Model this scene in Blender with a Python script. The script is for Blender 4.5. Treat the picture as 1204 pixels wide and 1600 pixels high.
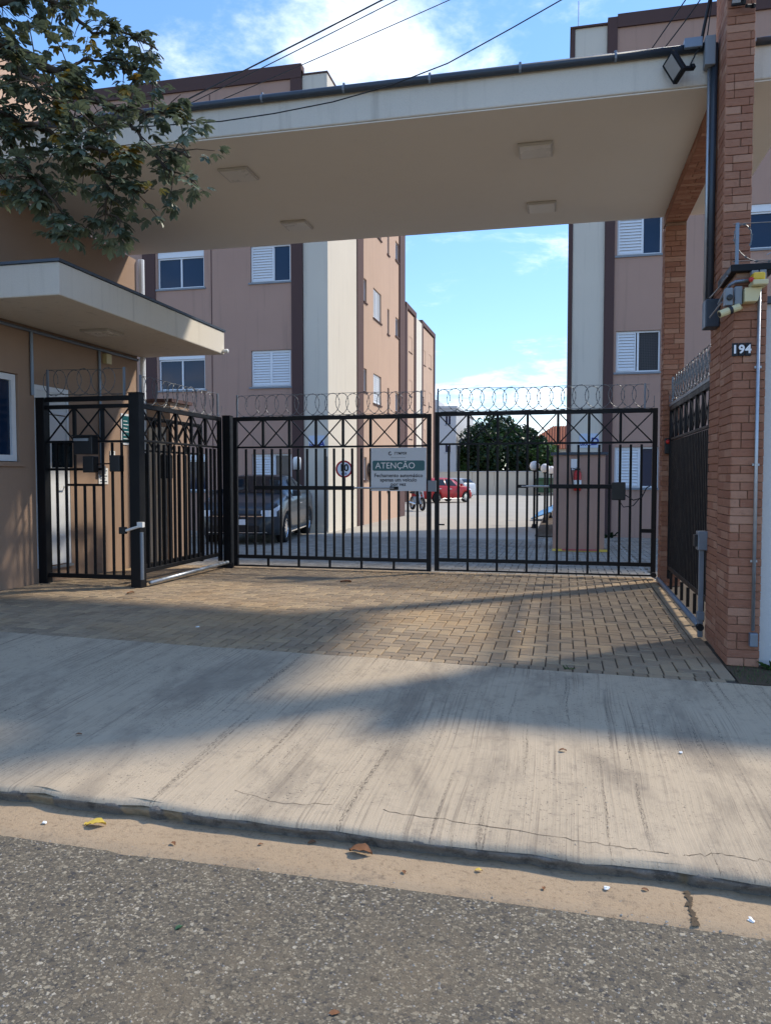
import bpy, bmesh, math, random
from mathutils import Vector, Matrix, noise
R = math.radians
random.seed(7)
S = bpy.context.scene
for o in list(bpy.data.objects): bpy.data.objects.remove(o)
COL = S.collection

# ------------------------------------------------------------------ camera
cam_d = bpy.data.cameras.new('camera'); cam = bpy.data.objects.new('camera', cam_d); COL.objects.link(cam)
cam_d.sensor_fit = 'HORIZONTAL'; cam_d.sensor_width = 36; cam_d.lens = 36*1200/1204
cam_d.clip_start = .05; cam_d.clip_end = 2000
cam.location = (0, 0, 1.32); cam.rotation_euler = (R(90-2.62), 0, R(12.9))
S.camera = cam

# ------------------------------------------------------------------ sky and sun
SUN_AZ, SUN_EL = 50, 44          # azimuth from +Y towards +X
w = bpy.data.worlds.new('World'); S.world = w; w.use_nodes = True
nt = w.node_tree; nt.nodes.clear()
def nn(t, kind, **kw):
    n = t.nodes.new(kind)
    for k, v in kw.items(): setattr(n, k, v)
    return n
sky = nn(nt, 'ShaderNodeTexSky', sky_type='NISHITA', sun_disc=False)
sky.sun_elevation = R(SUN_EL); sky.sun_rotation = R(SUN_AZ); sky.air_density = .82; sky.dust_density = .1; sky.ozone_density = 2.0
tc = nn(nt, 'ShaderNodeTexCoord'); sp = nn(nt, 'ShaderNodeSeparateXYZ'); nt.links.new(tc.outputs['Generated'], sp.inputs[0])
def wm(op, a, b=None, t=nt, c=None, clamp=False):
    n = nn(t, 'ShaderNodeMath', operation=op); n.use_clamp = clamp
    for i, v in enumerate((a, b, c)):
        if v is None: continue
        if isinstance(v, (int, float)): n.inputs[i].default_value = v
        else: t.links.new(v, n.inputs[i])
    return n.outputs[0]
zz = wm('ADD', wm('MAXIMUM', sp.outputs['Z'], 0.0), .13)
cb = nn(nt, 'ShaderNodeCombineXYZ'); nt.links.new(wm('DIVIDE', sp.outputs['X'], zz), cb.inputs[0]); nt.links.new(wm('DIVIDE', sp.outputs['Y'], zz), cb.inputs[1])
cb.inputs[2].default_value = 11.6
cn = nn(nt, 'ShaderNodeTexNoise'); cn.inputs['Scale'].default_value = 1.55; cn.inputs['Detail'].default_value = 10; cn.inputs['Roughness'].default_value = .64; cn.inputs['Distortion'].default_value = .25
nt.links.new(cb.outputs[0], cn.inputs['Vector'])
cr = nn(nt, 'ShaderNodeMapRange', interpolation_type='SMOOTHSTEP'); cr.inputs['From Min'].default_value = .51; cr.inputs['From Max'].default_value = .73
lowc = nn(nt, 'ShaderNodeMapRange', interpolation_type='SMOOTHSTEP'); nt.links.new(sp.outputs['Z'], lowc.inputs['Value'])
for k_, v_ in (('From Min', .06), ('From Max', .20), ('To Min', .10), ('To Max', 0)): lowc.inputs[k_].default_value = v_
nt.links.new(wm('ADD', cn.outputs['Fac'], lowc.outputs[0]), cr.inputs['Value'])
cl = nn(nt, 'ShaderNodeRGB'); cl.outputs[0].default_value = (5.4, 5.6, 5.9, 1)
hs = nn(nt, 'ShaderNodeHueSaturation'); hs.inputs['Saturation'].default_value = 1.13; 
bw = nn(nt, 'ShaderNodeRGBToBW'); nt.links.new(sky.outputs[0], bw.inputs[0])          # hazy horizon held back as a camera would
sk = nn(nt, 'ShaderNodeVectorMath', operation='SCALE'); nt.links.new(sky.outputs[0], sk.inputs[0]); nt.links.new(wm('DIVIDE', 1.35, wm('ADD', 1.0, wm('MULTIPLY', bw.outputs[0], .20))), sk.inputs['Scale'])
nt.links.new(sk.outputs[0], hs.inputs['Color'])
mx = nn(nt, 'ShaderNodeMix', data_type='RGBA'); nt.links.new(wm('MULTIPLY', cr.outputs[0], .85), mx.inputs['Factor']); nt.links.new(hs.outputs[0], mx.inputs['A']); nt.links.new(cl.outputs[0], mx.inputs['B'])
bg = nn(nt, 'ShaderNodeBackground'); bg.inputs['Strength'].default_value = .15; nt.links.new(mx.outputs['Result'], bg.inputs['Color'])
wo = nn(nt, 'ShaderNodeOutputWorld'); nt.links.new(bg.outputs[0], wo.inputs[0])
sd = bpy.data.lights.new('sun', 'SUN'); sun = bpy.data.objects.new('sun', sd); COL.objects.link(sun)
sd.energy = 2.0; sd.angle = R(4.0); sd.color = (1, .91, .77)
sv = Vector((math.sin(R(SUN_AZ))*math.cos(R(SUN_EL)), math.cos(R(SUN_AZ))*math.cos(R(SUN_EL)), math.sin(R(SUN_EL))))
sun.rotation_euler = sv.to_track_quat('Z', 'Y').to_euler(); sun.location = (20, 20, 30)
S.view_settings.view_transform = 'Standard'; S.view_settings.look = 'None'; S.view_settings.gamma = 1
S.view_settings.exposure = 1.18; S.view_settings.use_curve_mapping = False
S.render.engine = 'CYCLES'; S.cycles.max_bounces = 6; S.cycles.diffuse_bounces = 3; S.cycles.glossy_bounces = 2; S.cycles.caustics_reflective = False; S.cycles.caustics_refractive = False

# ------------------------------------------------------------------ material helpers
MAT = {}
class G:
    def __init__(s, name):
        s.m = bpy.data.materials.new(name); s.m.use_nodes = True; s.t = s.m.node_tree
        s.b = s.t.nodes['Principled BSDF']; MAT[name] = s.m
        s._pos = None
    def L(s, a, b): s.t.links.new(a, b)
    def pos(s, scale=(1, 1, 1), obj=False):
        if obj: o = nn(s.t, 'ShaderNodeTexCoord').outputs['Object']
        else: o = nn(s.t, 'ShaderNodeNewGeometry').outputs['Position']
        mp = nn(s.t, 'ShaderNodeMapping'); mp.inputs['Scale'].default_value = scale; s.L(o, mp.inputs['Vector']); return mp.outputs[0]
    def noise(s, vec, scale, detail=4, rough=.55, dist=0):
        n = nn(s.t, 'ShaderNodeTexNoise'); s.L(vec, n.inputs['Vector'])
        for k, v in (('Scale', scale), ('Detail', detail), ('Roughness', rough), ('Distortion', dist)): n.inputs[k].default_value = v
        return n.outputs['Fac']
    def vor(s, vec, scale, out='Color', feature='F1', rnd=1):
        n = nn(s.t, 'ShaderNodeTexVoronoi', feature=feature); s.L(vec, n.inputs['Vector']); n.inputs['Scale'].default_value = scale; n.inputs['Randomness'].default_value = rnd
        return n.outputs[out]
    def ramp(s, v, stops, interp='LINEAR'):
        n = nn(s.t, 'ShaderNodeValToRGB'); s.L(v, n.inputs[0]); e = n.color_ramp.elements; n.color_ramp.interpolation = interp
        while len(e) < len(stops): e.new(.5)
        for i, (p, c) in enumerate(stops):
            e[i].position = p; e[i].color = (*c, 1) if len(c) == 3 else c
        return n.outputs[0]
    def rng(s, v, a, b, c=0, d=1, smooth=True):
        n = nn(s.t, 'ShaderNodeMapRange'); n.interpolation_type = 'SMOOTHSTEP' if smooth else 'LINEAR'
        s.L(v, n.inputs['Value'])
        for k, x in zip(('From Min', 'From Max', 'To Min', 'To Max'), (a, b, c, d)): n.inputs[k].default_value = x
        return n.outputs[0]
    def mix(s, f, a, b, mode='MIX'):
        n = nn(s.t, 'ShaderNodeMix', data_type='RGBA', blend_type=mode)
        for k, v in (('Factor', f), ('A', a), ('B', b)):
            if isinstance(v, (int, float)): n.inputs[k].default_value = v
            elif isinstance(v, tuple): n.inputs[k].default_value = (*v, 1)
            else: s.L(v, n.inputs[k])
        return n.outputs['Result']
    def math(s, op, a, b=None, clamp=False): return wm(op, a, b, s.t, clamp=clamp)
    def bump(s, h, strength=.3, dist=.01, prev=None):
        n = nn(s.t, 'ShaderNodeBump'); n.inputs['Strength'].default_value = strength; n.inputs['Distance'].default_value = dist
        s.L(h, n.inputs['Height'])
        if prev: s.L(prev, n.inputs['Normal'])
        s.L(n.outputs[0], s.b.inputs['Normal']); return n.outputs[0]
    def set(s, col=None, rough=.6, metal=0, spec=.5, emit=None):
        if col is not None:
            if isinstance(col, tuple): s.b.inputs['Base Color'].default_value = (*col, 1)
            else: s.L(col, s.b.inputs['Base Color'])
        if isinstance(rough, (int, float)): s.b.inputs['Roughness'].default_value = rough
        else: s.L(rough, s.b.inputs['Roughness'])
        s.b.inputs['Metallic'].default_value = metal; s.b.inputs['Specular IOR Level'].default_value = spec
        if emit: s.b.inputs['Emission Color'].default_value = (*emit[0], 1); s.b.inputs['Emission Strength'].default_value = emit[1]
        return s
def sc(c, k): return tuple(min(1, v*k) for v in c)
def stucco(name, col, var=.12, streak=.18, grain=140, bump=.5, dirt=(.12, .10, .08)):
    g = G(name); p = g.pos()
    c = g.mix(g.noise(p, .7, 5, .6), sc(col, 1-var), sc(col, 1+var))
    st = g.noise(g.pos((5, 5, .22)), 1.6, 5, .65)
    c = g.mix(g.math('MULTIPLY', g.rng(st, .52, .78), streak), c, dirt)
    c = g.mix(g.rng(g.noise(p, grain, 2, .5), .3, .7, .93, 1.05), (0, 0, 0), c, 'MIX') if False else g.mix(g.math('MULTIPLY', g.rng(g.noise(p, grain, 2), .45, .72), .10), c, sc(col, .6))
    g.set(c, .88, spec=.25); g.bump(g.noise(p, grain, 3, .6), bump, .006); return g.m
def plain(name, col, rough=.5, metal=0, spec=.5, var=.1, scale=6, bump=0, obj=False, bscale=80):
    g = G(name); p = g.pos(obj=obj)
    n = g.noise(p, scale, 5, .65)
    c = g.mix(n, sc(col, 1-var), sc(col, 1+var))
    g.set(c, g.rng(n, .3, .7, max(.03, rough-.08), min(1, rough+.08)), metal, spec)
    if bump: g.bump(g.noise(p, bscale, 3), bump, .004)
    return g.m

stucco('mauve_render', (.43, .275, .212), .08, .24)
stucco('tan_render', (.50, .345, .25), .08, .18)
stucco('brown_trim', (.098, .058, .053), .08, .05)
stucco('cream_render', (.66, .60, .50), .06, .20)
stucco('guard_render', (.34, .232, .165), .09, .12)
stucco('canopy_render', (.66, .605, .515), .07, .30, 90, .4, (.16, .13, .10))
stucco('soffit_paint', (.80, .745, .66), .05, .03, 200, .15)
stucco('white_wall', (.60, .60, .585), .06, .14)
stucco('far_wall', (.62, .55, .43), .06, .12, 60)
stucco('far_grey', (.52, .52, .52), .06, .12, 60)
stucco('orange_wall', (.50, .22, .10), .08, .12, 60)
plain('black_metal', (.006, .0065, .008), .5, 0, .25, .35, 9, .08)
plain('grey_metal', (.20, .235, .28), .45, .5, .5, .2, 12, .05)
plain('dark_pipe', (.045, .058, .075), .42, .2, .5, .25, 8, .05)
plain('galvanised', (.42, .45, .48), .42, .75, .5, .2, 20, .05)
plain('razor_steel', (.16, .165, .17), .5, .4, .4, .25, 20)
plain('white_frame', (.74, .76, .78), .4, 0, .5, .04, 4)
plain('white_plastic', (.72, .72, .70), .35, 0, .5, .05, 5)
plain('beige_plastic', (.62, .54, .30), .4, 0, .5, .08, 9)
plain('yellow_plastic', (.72, .47, .03), .4, 0, .5, .06, 9)
plain('red_plastic', (.5, .02, .015), .35, 0, .5, .08, 9)
plain('grey_plastic', (.21, .235, .26), .5, 0, .5, .12, 9)
plain('black_plastic', (.012, .013, .015), .4, 0, .5, .2, 9)
plain('black_rubber', (.014, .014, .015), .8, 0, .3, .2, 20)
plain('cable', (.012, .012, .014), .55, 0, .4, .2, 20)
plain('lamp_panel', (.74, .69, .60), .3, 0, .5, .06, 3)
plain('lamp_rim', (.50, .46, .40), .4, 0, .5, .06, 3)
plain('globe_glass', (.82, .82, .80), .25, 0, .5, .03, 3)
plain('sign_white', (.58, .61, .64), .35, 0, .5, .026, 6)
plain('sign_green', (.012, .10, .115), .35, 0, .5, .05, 6)
plain('ink_black', (.012, .013, .016), .5, 0, .3, .05, 6)
plain('ink_white', (.80, .80, .80), .45, 0, .4, .03, 6)
plain('ink_grey', (.16, .19, .22), .5, 0, .3, .03, 6)
plain('ink_blue', (.02, .04, .24), .45, 0, .4, .03, 6)
plain('ink_red', (.42, .015, .02), .45, 0, .4, .05, 6)
plain('pale_blue_plate', (.52, .60, .72), .4, 0, .4, .026, 6)
plain('chrome', (.70, .72, .75), .12, 1, .5, .026, 6)
plain('flood_glass', (.30, .28, .25), .35, 0, .4, .1, 20)
plain('light_lens', (.72, .76, .80), .08, .1, .6, .1, 20)
plain('dumpster_green', (.03, .085, .035), .45, 0, .5, .15, 3)
plain('blue_board', (.12, .30, .52), .4, 0, .5, .08, 3)
plain('bark', (.065, .048, .034), .9, 0, .2, .4, 14, .8, False, 40)
plain('soil', (.10, .075, .05), .95, 0, .1, .35, 14, .8, False, 60)
plain('terracotta', (.46, .155, .075), .8, 0, .3, .2, 2.5, .3, False, 12)
plain('paint_yellow', (.62, .42, .05), .7, 0, .3, .2, 12)
plain('paint_red', (.42, .09, .07), .7, 0, .3, .2, 12)
plain('mortar', (.36, .22, .15), .9, 0, .2, .2, 30, .3)
plain('bed_sand', (.105, .088, .07), .95, 0, .1, .35, 30, .4)
plain('drain_steel', (.16, .155, .15), .6, .3, .4, .3, 20)
plain('fallen_leaf_yellow', (.60, .42, .07), .6, 0, .3, .2, 30)
plain('fallen_leaf_brown', (.20, .09, .04), .7, 0, .3, .3, 30)
plain('paper', (.78, .78, .76), .7, 0, .3, .05, 9)
plain('pebble', (.33, .295, .25), .8, 0, .3, .5, 35)
plain('screen_dark', (.010, .016, .02), .2, 0, .5, .1, 9)
def glass(name, col, rough=.05):
    g = G(name); g.set(g.mix(g.noise(g.pos(), .9, 3), sc(col, .7), sc(col, 1.3)), rough, 0, .38)
    g.bump(g.noise(g.pos(), 1.7, 2), .05, .02); return g.m
glass('window_glass', (.009, .024, .058)); glass('car_glass', (.010, .012, .014), .04)  # window panes: navy of the reflected street-side sky is put into the base colour
def mesh_screen():
    g = G('mosquito_screen'); p = g.pos((1, 1, 1))
    c = g.ramp(g.vor(p, 26, 'Distance', 'DISTANCE_TO_EDGE', .15), [(0, (.10, .09, .085)), (.10, (.018, .018, .02))]); g.set(c, .6)
mesh_screen()
def carpaint(name, col):
    g = G(name); g.set(g.mix(g.noise(g.pos(obj=True), 900, 1), sc(col, .8), sc(col, 1.2)), .3, .0, .22)
    g.b.inputs['Coat Weight'].default_value = .3; g.b.inputs['Coat Roughness'].default_value = .04; return g.m
carpaint('paint_graphite', (.042, .047, .054)); carpaint('paint_carred', (.33, .012, .016)); carpaint('paint_silver', (.42, .45, .48))
# brick tile: tint changes brick by brick
def brickmat():
    g = G('brick_tile'); oi = nn(g.t, 'ShaderNodeObjectInfo'); rnd = oi.outputs['Random']
    p = g.pos()
    c = g.ramp(rnd, [(0, (.29, .125, .077)), (.3, (.335, .152, .092)), (.55, (.315, .145, .09)), (.8, (.375, .185, .117)), (1, (.43, .235, .155))])
    c = g.mix(g.math('MULTIPLY', g.rng(g.noise(g.pos((9, 9, 40)), 1.6, 5, .7), .50, .80), .5), c, (.44, .27, .19))
    c = g.mix(g.math('MULTIPLY', g.rng(g.noise(p, 26, 4, .7), .5, .8), .4), c, (.09, .04, .03))
    g.set(c, .85, spec=.25); g.bump(g.noise(p, 60, 5, .65), .6, .008)
brickmat()
def pavermat(name, a, b, stain):
    g = G(name); oi = nn(g.t, 'ShaderNodeObjectInfo'); p = g.pos()
    at = nn(g.t, 'ShaderNodeAttribute', attribute_name='tint'); 
    tint = g.math('FRACT', g.math('ADD', at.outputs['Fac'], oi.outputs['Random']))
    c = g.ramp(tint, [(0, sc(a, .78)), (.5, a), (1, b)])
    c = g.mix(g.math('MULTIPLY', g.rng(g.noise(p, .55, 4, .6), .42, .68), .55), c, stain)
    c = g.mix(g.math('MULTIPLY', g.rng(g.noise(p, 9, 5, .7), .5, .78), .4), c, sc(a, .42))
    c = g.mix(g.math('MULTIPLY', g.rng(g.noise(p, 210, 2), .52, .75), .45), c, sc(a, .45))
    g.set(c, .9, spec=.2); g.bump(g.noise(p, 130, 4, .7), .55, .006)
pavermat('paver', (.33, .25, .168), (.40, .30, .19), (.45, .29, .145))
pavermat('paver_inner', (.29, .26, .215), (.35, .315, .265), (.32, .28, .22))
def concrete_walk():
    g = G('sidewalk_concrete'); p = g.pos()
    a, b = (.42, .332, .226), (.545, .44, .315)
    c = g.mix(g.noise(p, .9, 6, .6), a, b)
    c = g.mix(g.math('MULTIPLY', g.rng(g.noise(g.pos((1.5, .55, 1)), 1.3, 6, .68, .4), .45, .68), .66), c, (.225, .182, .135))
    c = g.mix(g.math('MULTIPLY', g.rng(g.noise(p, 11, 5, .75), .50, .74), .38), c, (.17, .14, .115))
    # broom strokes run from the gate towards the kerb
    wv = nn(g.t, 'ShaderNodeVectorMath', operation='ADD'); ds = nn(g.t, 'ShaderNodeTexNoise'); ds.inputs['Scale'].default_value = .8; g.L(p, ds.inputs['Vector'])
    dsc = nn(g.t, 'ShaderNodeVectorMath', operation='SCALE'); dsc.inputs['Scale'].default_value = .10; g.L(ds.outputs['Color'], dsc.inputs[0]); g.L(p, wv.inputs[0]); g.L(dsc.outputs[0], wv.inputs[1])
    def strm(scl):
        mp = nn(g.t, 'ShaderNodeMapping'); mp.inputs['Scale'].default_value = scl; mp.inputs['Rotation'].default_value = (0, 0, R(-7)); g.L(wv.outputs[0], mp.inputs['Vector']); return mp.outputs[0]
    br = g.noise(strm((62, .45, 1)), 1, 4, .72)
    pm_ = g.rng(g.noise(g.pos((1.1, .8, 1)), 1.5, 4, .6), .38, .66, .10, .85)
    c = g.mix(g.math('MULTIPLY', g.rng(br, .50, .66), g.math('MULTIPLY', pm_, .8)), c, (.16, .125, .092))
    # dotted dark lines along the strokes
    ln = g.noise(strm((20, .35, 1)), 1, 4, .65); dots = g.noise(strm((150, 38, 1)), 1, 4, .75)
    f = g.math('MULTIPLY', g.rng(ln, .58, .68), g.rng(dots, .44, .60))
    c = g.mix(g.math('MULTIPLY', f, .9), c, (.07, .055, .04))
    # pits and specks
    pit = g.math('MULTIPLY', g.rng(g.noise(p, 75, 3, .6), .62, .69), g.rng(g.noise(p, 2.0, 3), .36, .58))
    c = g.mix(g.math('MULTIPLY', pit, .8), c, (.05, .045, .04))
    g.set(c, .92, spec=.2)
    n1 = g.bump(br, .55, .006); g.bump(g.noise(p, 160, 4, .7), .5, .005, n1)
concrete_walk()
def gutter_mat():
    g = G('gutter_concrete'); p = g.pos()
    c = g.mix(g.noise(p, 2.2, 6, .65), (.31, .22, .135), (.50, .375, .245))
    c = g.mix(g.math('MULTIPLY', g.rng(g.noise(p, 48, 5, .75), .50, .70), .6), c, (.17, .118, .072))
    c = g.mix(g.math('MULTIPLY', g.rng(g.noise(p, 6, 5, .7), .55, .75), .5), c, (.15, .125, .10))
    g.set(c, .95, spec=.15); g.bump(g.noise(p, 120, 5, .75), .8, .006)
gutter_mat()
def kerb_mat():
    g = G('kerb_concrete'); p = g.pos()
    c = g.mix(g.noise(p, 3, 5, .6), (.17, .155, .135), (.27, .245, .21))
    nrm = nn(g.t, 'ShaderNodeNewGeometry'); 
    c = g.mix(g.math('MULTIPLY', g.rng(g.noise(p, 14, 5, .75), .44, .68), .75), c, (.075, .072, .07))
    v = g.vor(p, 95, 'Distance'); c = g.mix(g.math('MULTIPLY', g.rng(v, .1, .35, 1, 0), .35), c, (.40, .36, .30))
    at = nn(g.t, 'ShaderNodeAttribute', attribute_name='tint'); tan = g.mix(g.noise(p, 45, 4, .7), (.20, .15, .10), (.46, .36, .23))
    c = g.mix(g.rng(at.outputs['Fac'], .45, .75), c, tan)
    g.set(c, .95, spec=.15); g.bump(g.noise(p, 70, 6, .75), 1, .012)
kerb_mat()
def asphalt():
    g = G('asphalt'); p0 = g.pos(); dn_ = nn(g.t, 'ShaderNodeTexNoise'); dn_.inputs['Scale'].default_value = 160; g.L(p0, dn_.inputs['Vector']); ds_ = nn(g.t, 'ShaderNodeVectorMath', operation='SCALE'); ds_.inputs['Scale'].default_value = .014; g.L(dn_.outputs['Color'], ds_.inputs[0]); av = nn(g.t, 'ShaderNodeVectorMath', operation='ADD'); g.L(p0, av.inputs[0]); g.L(ds_.outputs[0], av.inputs[1]); p = av.outputs[0]
    base = g.mix(g.noise(p, 1.1, 5, .6), (.098, .083, .062), (.145, .120, .085))
    def stones(scale, th, w):
        v = nn(g.t, 'ShaderNodeTexVoronoi', feature='F1'); v.inputs['Scale'].default_value = scale; g.L(p, v.inputs['Vector'])
        col = nn(g.t, 'ShaderNodeSeparateColor'); g.L(v.outputs['Color'], col.inputs[0])
        st = g.ramp(col.outputs[0], [(0, (.055, .053, .053)), (.22, (.10, .088, .071)), (.45, (.16, .136, .099)), (.75, (.235, .198, .14)), (.94, (.32, .275, .195)), (1, (.46, .41, .32))])
        m = g.math('MULTIPLY', g.rng(v.outputs['Distance'], w, w*1.35, 1, 0), g.rng(col.outputs[1], th, th+.02))
        return st, m, v.outputs['Distance']
    s1, m1, d1 = stones(104, .15, .46); s2, m2, d2 = stones(52, .70, .42)
    c = g.mix(m1, base, s1); c = g.mix(m2, c, s2)
    c = g.mix(g.math('MULTIPLY', g.rng(g.noise(p, 1.7, 4, .6), .46, .68), .42), c, (.20, .155, .10))
    c = g.mix(g.math('MULTIPLY', g.rng(g.noise(p, 14, 4, .6), .6, .72), .6), c, (.04, .036, .03))
    g.set(c, .85, spec=.3)
    h = g.math('ADD', g.math('MULTIPLY', m1, .6), m2); n1 = g.bump(h, .7, .004); g.bump(g.noise(p, 260, 3, .7), .6, .003, n1)
asphalt()
def inner_ground():
    g = G('driveway_concrete'); p = g.pos()
    c = g.mix(g.noise(p, .35, 6, .6), (.35, .32, .265), (.44, .405, .34))
    c = g.mix(g.math('MULTIPLY', g.rng(g.noise(p, 3, 5, .7), .5, .75), .4), c, (.25, .23, .2))
    g.set(c, .9, spec=.2); g.bump(g.noise(p, 60, 4), .4, .006)
inner_ground()
def leafmat(name, cols, trans=.33):
    g = G(name); at = nn(g.t, 'ShaderNodeAttribute', attribute_name='tint')
    c = g.ramp(at.outputs['Fac'], cols); g.set(c, .45, spec=.45)
    tr = nn(g.t, 'ShaderNodeBsdfTranslucent'); g.L(c, tr.inputs['Color']); mxs = nn(g.t, 'ShaderNodeMixShader'); mxs.inputs[0].default_value = trans
    out = [n for n in g.t.nodes if n.type == 'OUTPUT_MATERIAL'][0]; g.L(g.b.outputs[0], mxs.inputs[1]); g.L(tr.outputs[0], mxs.inputs[2]); g.L(mxs.outputs[0], out.inputs[0])
leafmat('leaf_ipe', [(0, (.065, .088, .056)), (.5, (.115, .142, .085)), (.8, (.18, .205, .11)), (.93, (.15, .13, .03)), (1, (.28, .17, .02))])
leafmat('leaf_dark', [(0, (.010, .028, .012)), (.6, (.020, .048, .016)), (1, (.05, .09, .025))])
leafmat('leaf_light', [(0, (.03, .07, .02)), (.6, (.06, .12, .03)), (1, (.10, .17, .05))])

# ------------------------------------------------------------------ object helpers
W = {}
def link(o, parent):
    COL.objects.link(o)
    if parent is not None: o.parent = parent; W[o] = W[parent]
    else: W[o] = o.matrix_basis.copy()
    return o
def tag(o, label=None, cat=None, group=None, kind=None):
    for k, v in (('label', label), ('category', cat), ('group', group), ('kind', kind)):
        if v: o[k] = v
    return o
def thing(name, label, cat, loc=(0, 0, 0), rz=0, group=None):
    o = bpy.data.objects.new(name, None); o.empty_display_size = .1
    o.location = loc; o.rotation_euler = (0, 0, rz); COL.objects.link(o)
    W[o] = Matrix.Translation(loc) @ Matrix.Rotation(rz, 4, 'Z')
    return tag(o, label, cat, group)
def local(o): W[o] = Matrix.Identity(4)
class MB:
    def __init__(s, T=None): s.v = []; s.f = []; s.T = T; s.c = []
    def add(s, vs, fs, col=None):
        n = len(s.v); s.v += [(s.T(*p) if s.T else tuple(p)) for p in vs]; s.f += [tuple(i+n for i in f) for f in fs]
        if col is not None: s.c += [col]*len(vs)
        return s
    def box(s, x0, x1, y0, y1, z0, z1):
        return s.add([(x0, y0, z0), (x1, y0, z0), (x1, y1, z0), (x0, y1, z0), (x0, y0, z1), (x1, y0, z1), (x1, y1, z1), (x0, y1, z1)],
                     [(0, 3, 2, 1), (4, 5, 6, 7), (0, 1, 5, 4), (1, 2, 6, 5), (2, 3, 7, 6), (3, 0, 4, 7)])
    def quad(s, a, b, c, d): return s.add([a, b, c, d], [(0, 1, 2, 3)])
    def tube(s, pts, r, n=8, cap=True, r1=None):
        pts = [Vector(p) for p in pts]; vs = []; fs = []; m = len(pts); up = None
        for i, p in enumerate(pts):
            t = (pts[min(i+1, m-1)]-pts[max(i-1, 0)]).normalized()
            if up is None:
                up = Vector((0, 0, 1)) if abs(t.z) < .9 else Vector((1, 0, 0))
            a = t.cross(up)
            if a.length < 1e-5: a = t.cross(Vector((0, 1, .3)))
            a.normalize(); b = a.cross(t).normalized(); up = b
            rr = r if r1 is None else r+(r1-r)*i/(m-1)
            if isinstance(r, (list, tuple)): rr = r[i]
            vs += [tuple(p+a*math.cos(2*math.pi*k/n)*rr+b*math.sin(2*math.pi*k/n)*rr) for k in range(n)]
        for i in range(m-1):
            for k in range(n): fs.append((i*n+k, i*n+(k+1) % n, (i+1)*n+(k+1) % n, (i+1)*n+k))
        if cap: fs.append(tuple(range(n))[::-1]); fs.append(tuple((m-1)*n+k for k in range(n)))
        return s.add(vs, fs)
    def lathe(s, prof, o, ax='z', n=16):
        vs = []; fs = []
        for (r, h) in prof:
            for k in range(n):
                a = 2*math.pi*k/n; c, d = math.cos(a)*r, math.sin(a)*r
                vs.append({'z': (o[0]+c, o[1]+d, o[2]+h), 'y': (o[0]+c, o[1]+h, o[2]+d), 'x': (o[0]+h, o[1]+c, o[2]+d)}[ax])
        for i in range(len(prof)-1):
            for k in range(n): fs.append((i*n+k, i*n+(k+1) % n, (i+1)*n+(k+1) % n, (i+1)*n+k))
        return s.add(vs, fs)
    def prism(s, poly, a, b, ax='y'):
        n = len(poly); f = {'y': lambda p, q: (p[0], q, p[1]), 'x': lambda p, q: (q, p[0], p[1]), 'z': lambda p, q: (p[0], p[1], q)}[ax]
        return s.add([f(p, a) for p in poly]+[f(p, b) for p in poly], [tuple(range(n))[::-1], tuple(range(n, 2*n))]+[(i, (i+1) % n, n+(i+1) % n, n+i) for i in range(n)])
    def build(s, name, mat, parent=None, bevel=0, smooth=False, kind=None, seg=2):
        me = bpy.data.meshes.new(name)
        if parent is not None: inv = W[parent].inverted(); vs = [inv @ Vector(p) for p in s.v]
        else: vs = s.v
        me.from_pydata(vs, [], s.f); 
        if s.c:
            at = me.attributes.new('tint', 'FLOAT', 'POINT'); at.data.foreach_set('value', s.c)
        bm = bmesh.new(); bm.from_mesh(me)
        if s.c is None or not s.c: bmesh.ops.recalc_face_normals(bm, faces=bm.faces)
        bm.to_mesh(me); bm.free()
        if smooth: me.polygons.foreach_set('use_smooth', [True]*len(me.polygons))
        me.materials.append(MAT[mat]); o = link(bpy.data.objects.new(name, me), parent)
        if bevel:
            b = o.modifiers.new('bevel', 'BEVEL'); b.width = bevel; b.segments = seg; b.limit_method = 'ANGLE'
        if kind: o['kind'] = kind
        return o
CACHE = {}
def unit_box(size, mat, ch):
    key = (tuple(round(v, 4) for v in size), mat, ch)
    if key in CACHE: return CACHE[key]
    bm = bmesh.new(); bmesh.ops.create_cube(bm, size=1)
    bmesh.ops.scale(bm, vec=size, verts=bm.verts)
    if ch: bmesh.ops.bevel(bm, geom=list(bm.edges), offset=ch, segments=1, affect='EDGES')
    me = bpy.data.meshes.new('piece'); bm.to_mesh(me); bm.free(); me.materials.append(MAT[mat]); CACHE[key] = me
    return me
def piece(name, parent, c, size, mat, rot=None, ch=0):
    o = bpy.data.objects.new(name, unit_box(size, mat, ch)); link(o, parent)
    m = Matrix.Translation(c)
    if rot is not None: m = m @ rot
    o.matrix_basis = (W[parent].inverted() @ m) if parent is not None else m
    return o
def seg(name, parent, a, b, wd, dp, mat, ch=0):
    a = Vector(a); b = Vector(b); d = b-a; q = d.to_track_quat('Z', 'Y').to_matrix().to_4x4()
    return piece(name, parent, (a+b)/2, (wd, dp, d.length), mat, q, ch)
def text(body, size, M, mat, parent, name, ext=.001, align='CENTER', bold=0, shear=0):
    cu = bpy.data.curves.new(name, 'FONT'); cu.body = body; cu.size = size; cu.align_x = align; cu.align_y = 'CENTER'; cu.extrude = ext; cu.offset = bold; cu.shear = shear; cu.resolution_u = 3
    t = bpy.data.objects.new('tmp', cu); COL.objects.link(t); dg = bpy.context.evaluated_depsgraph_get()
    me = bpy.data.meshes.new_from_object(t.evaluated_get(dg)); bpy.data.objects.remove(t)
    me.materials.clear(); me.materials.append(MAT[mat]); o = link(bpy.data.objects.new(name, me), parent)
    o.matrix_basis = W[parent].inverted() @ M; return o
def face_front(x, y, z): return Matrix.Translation((x, y, z)) @ Matrix.Rotation(R(90), 4, 'X')     # reads from the street
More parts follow.
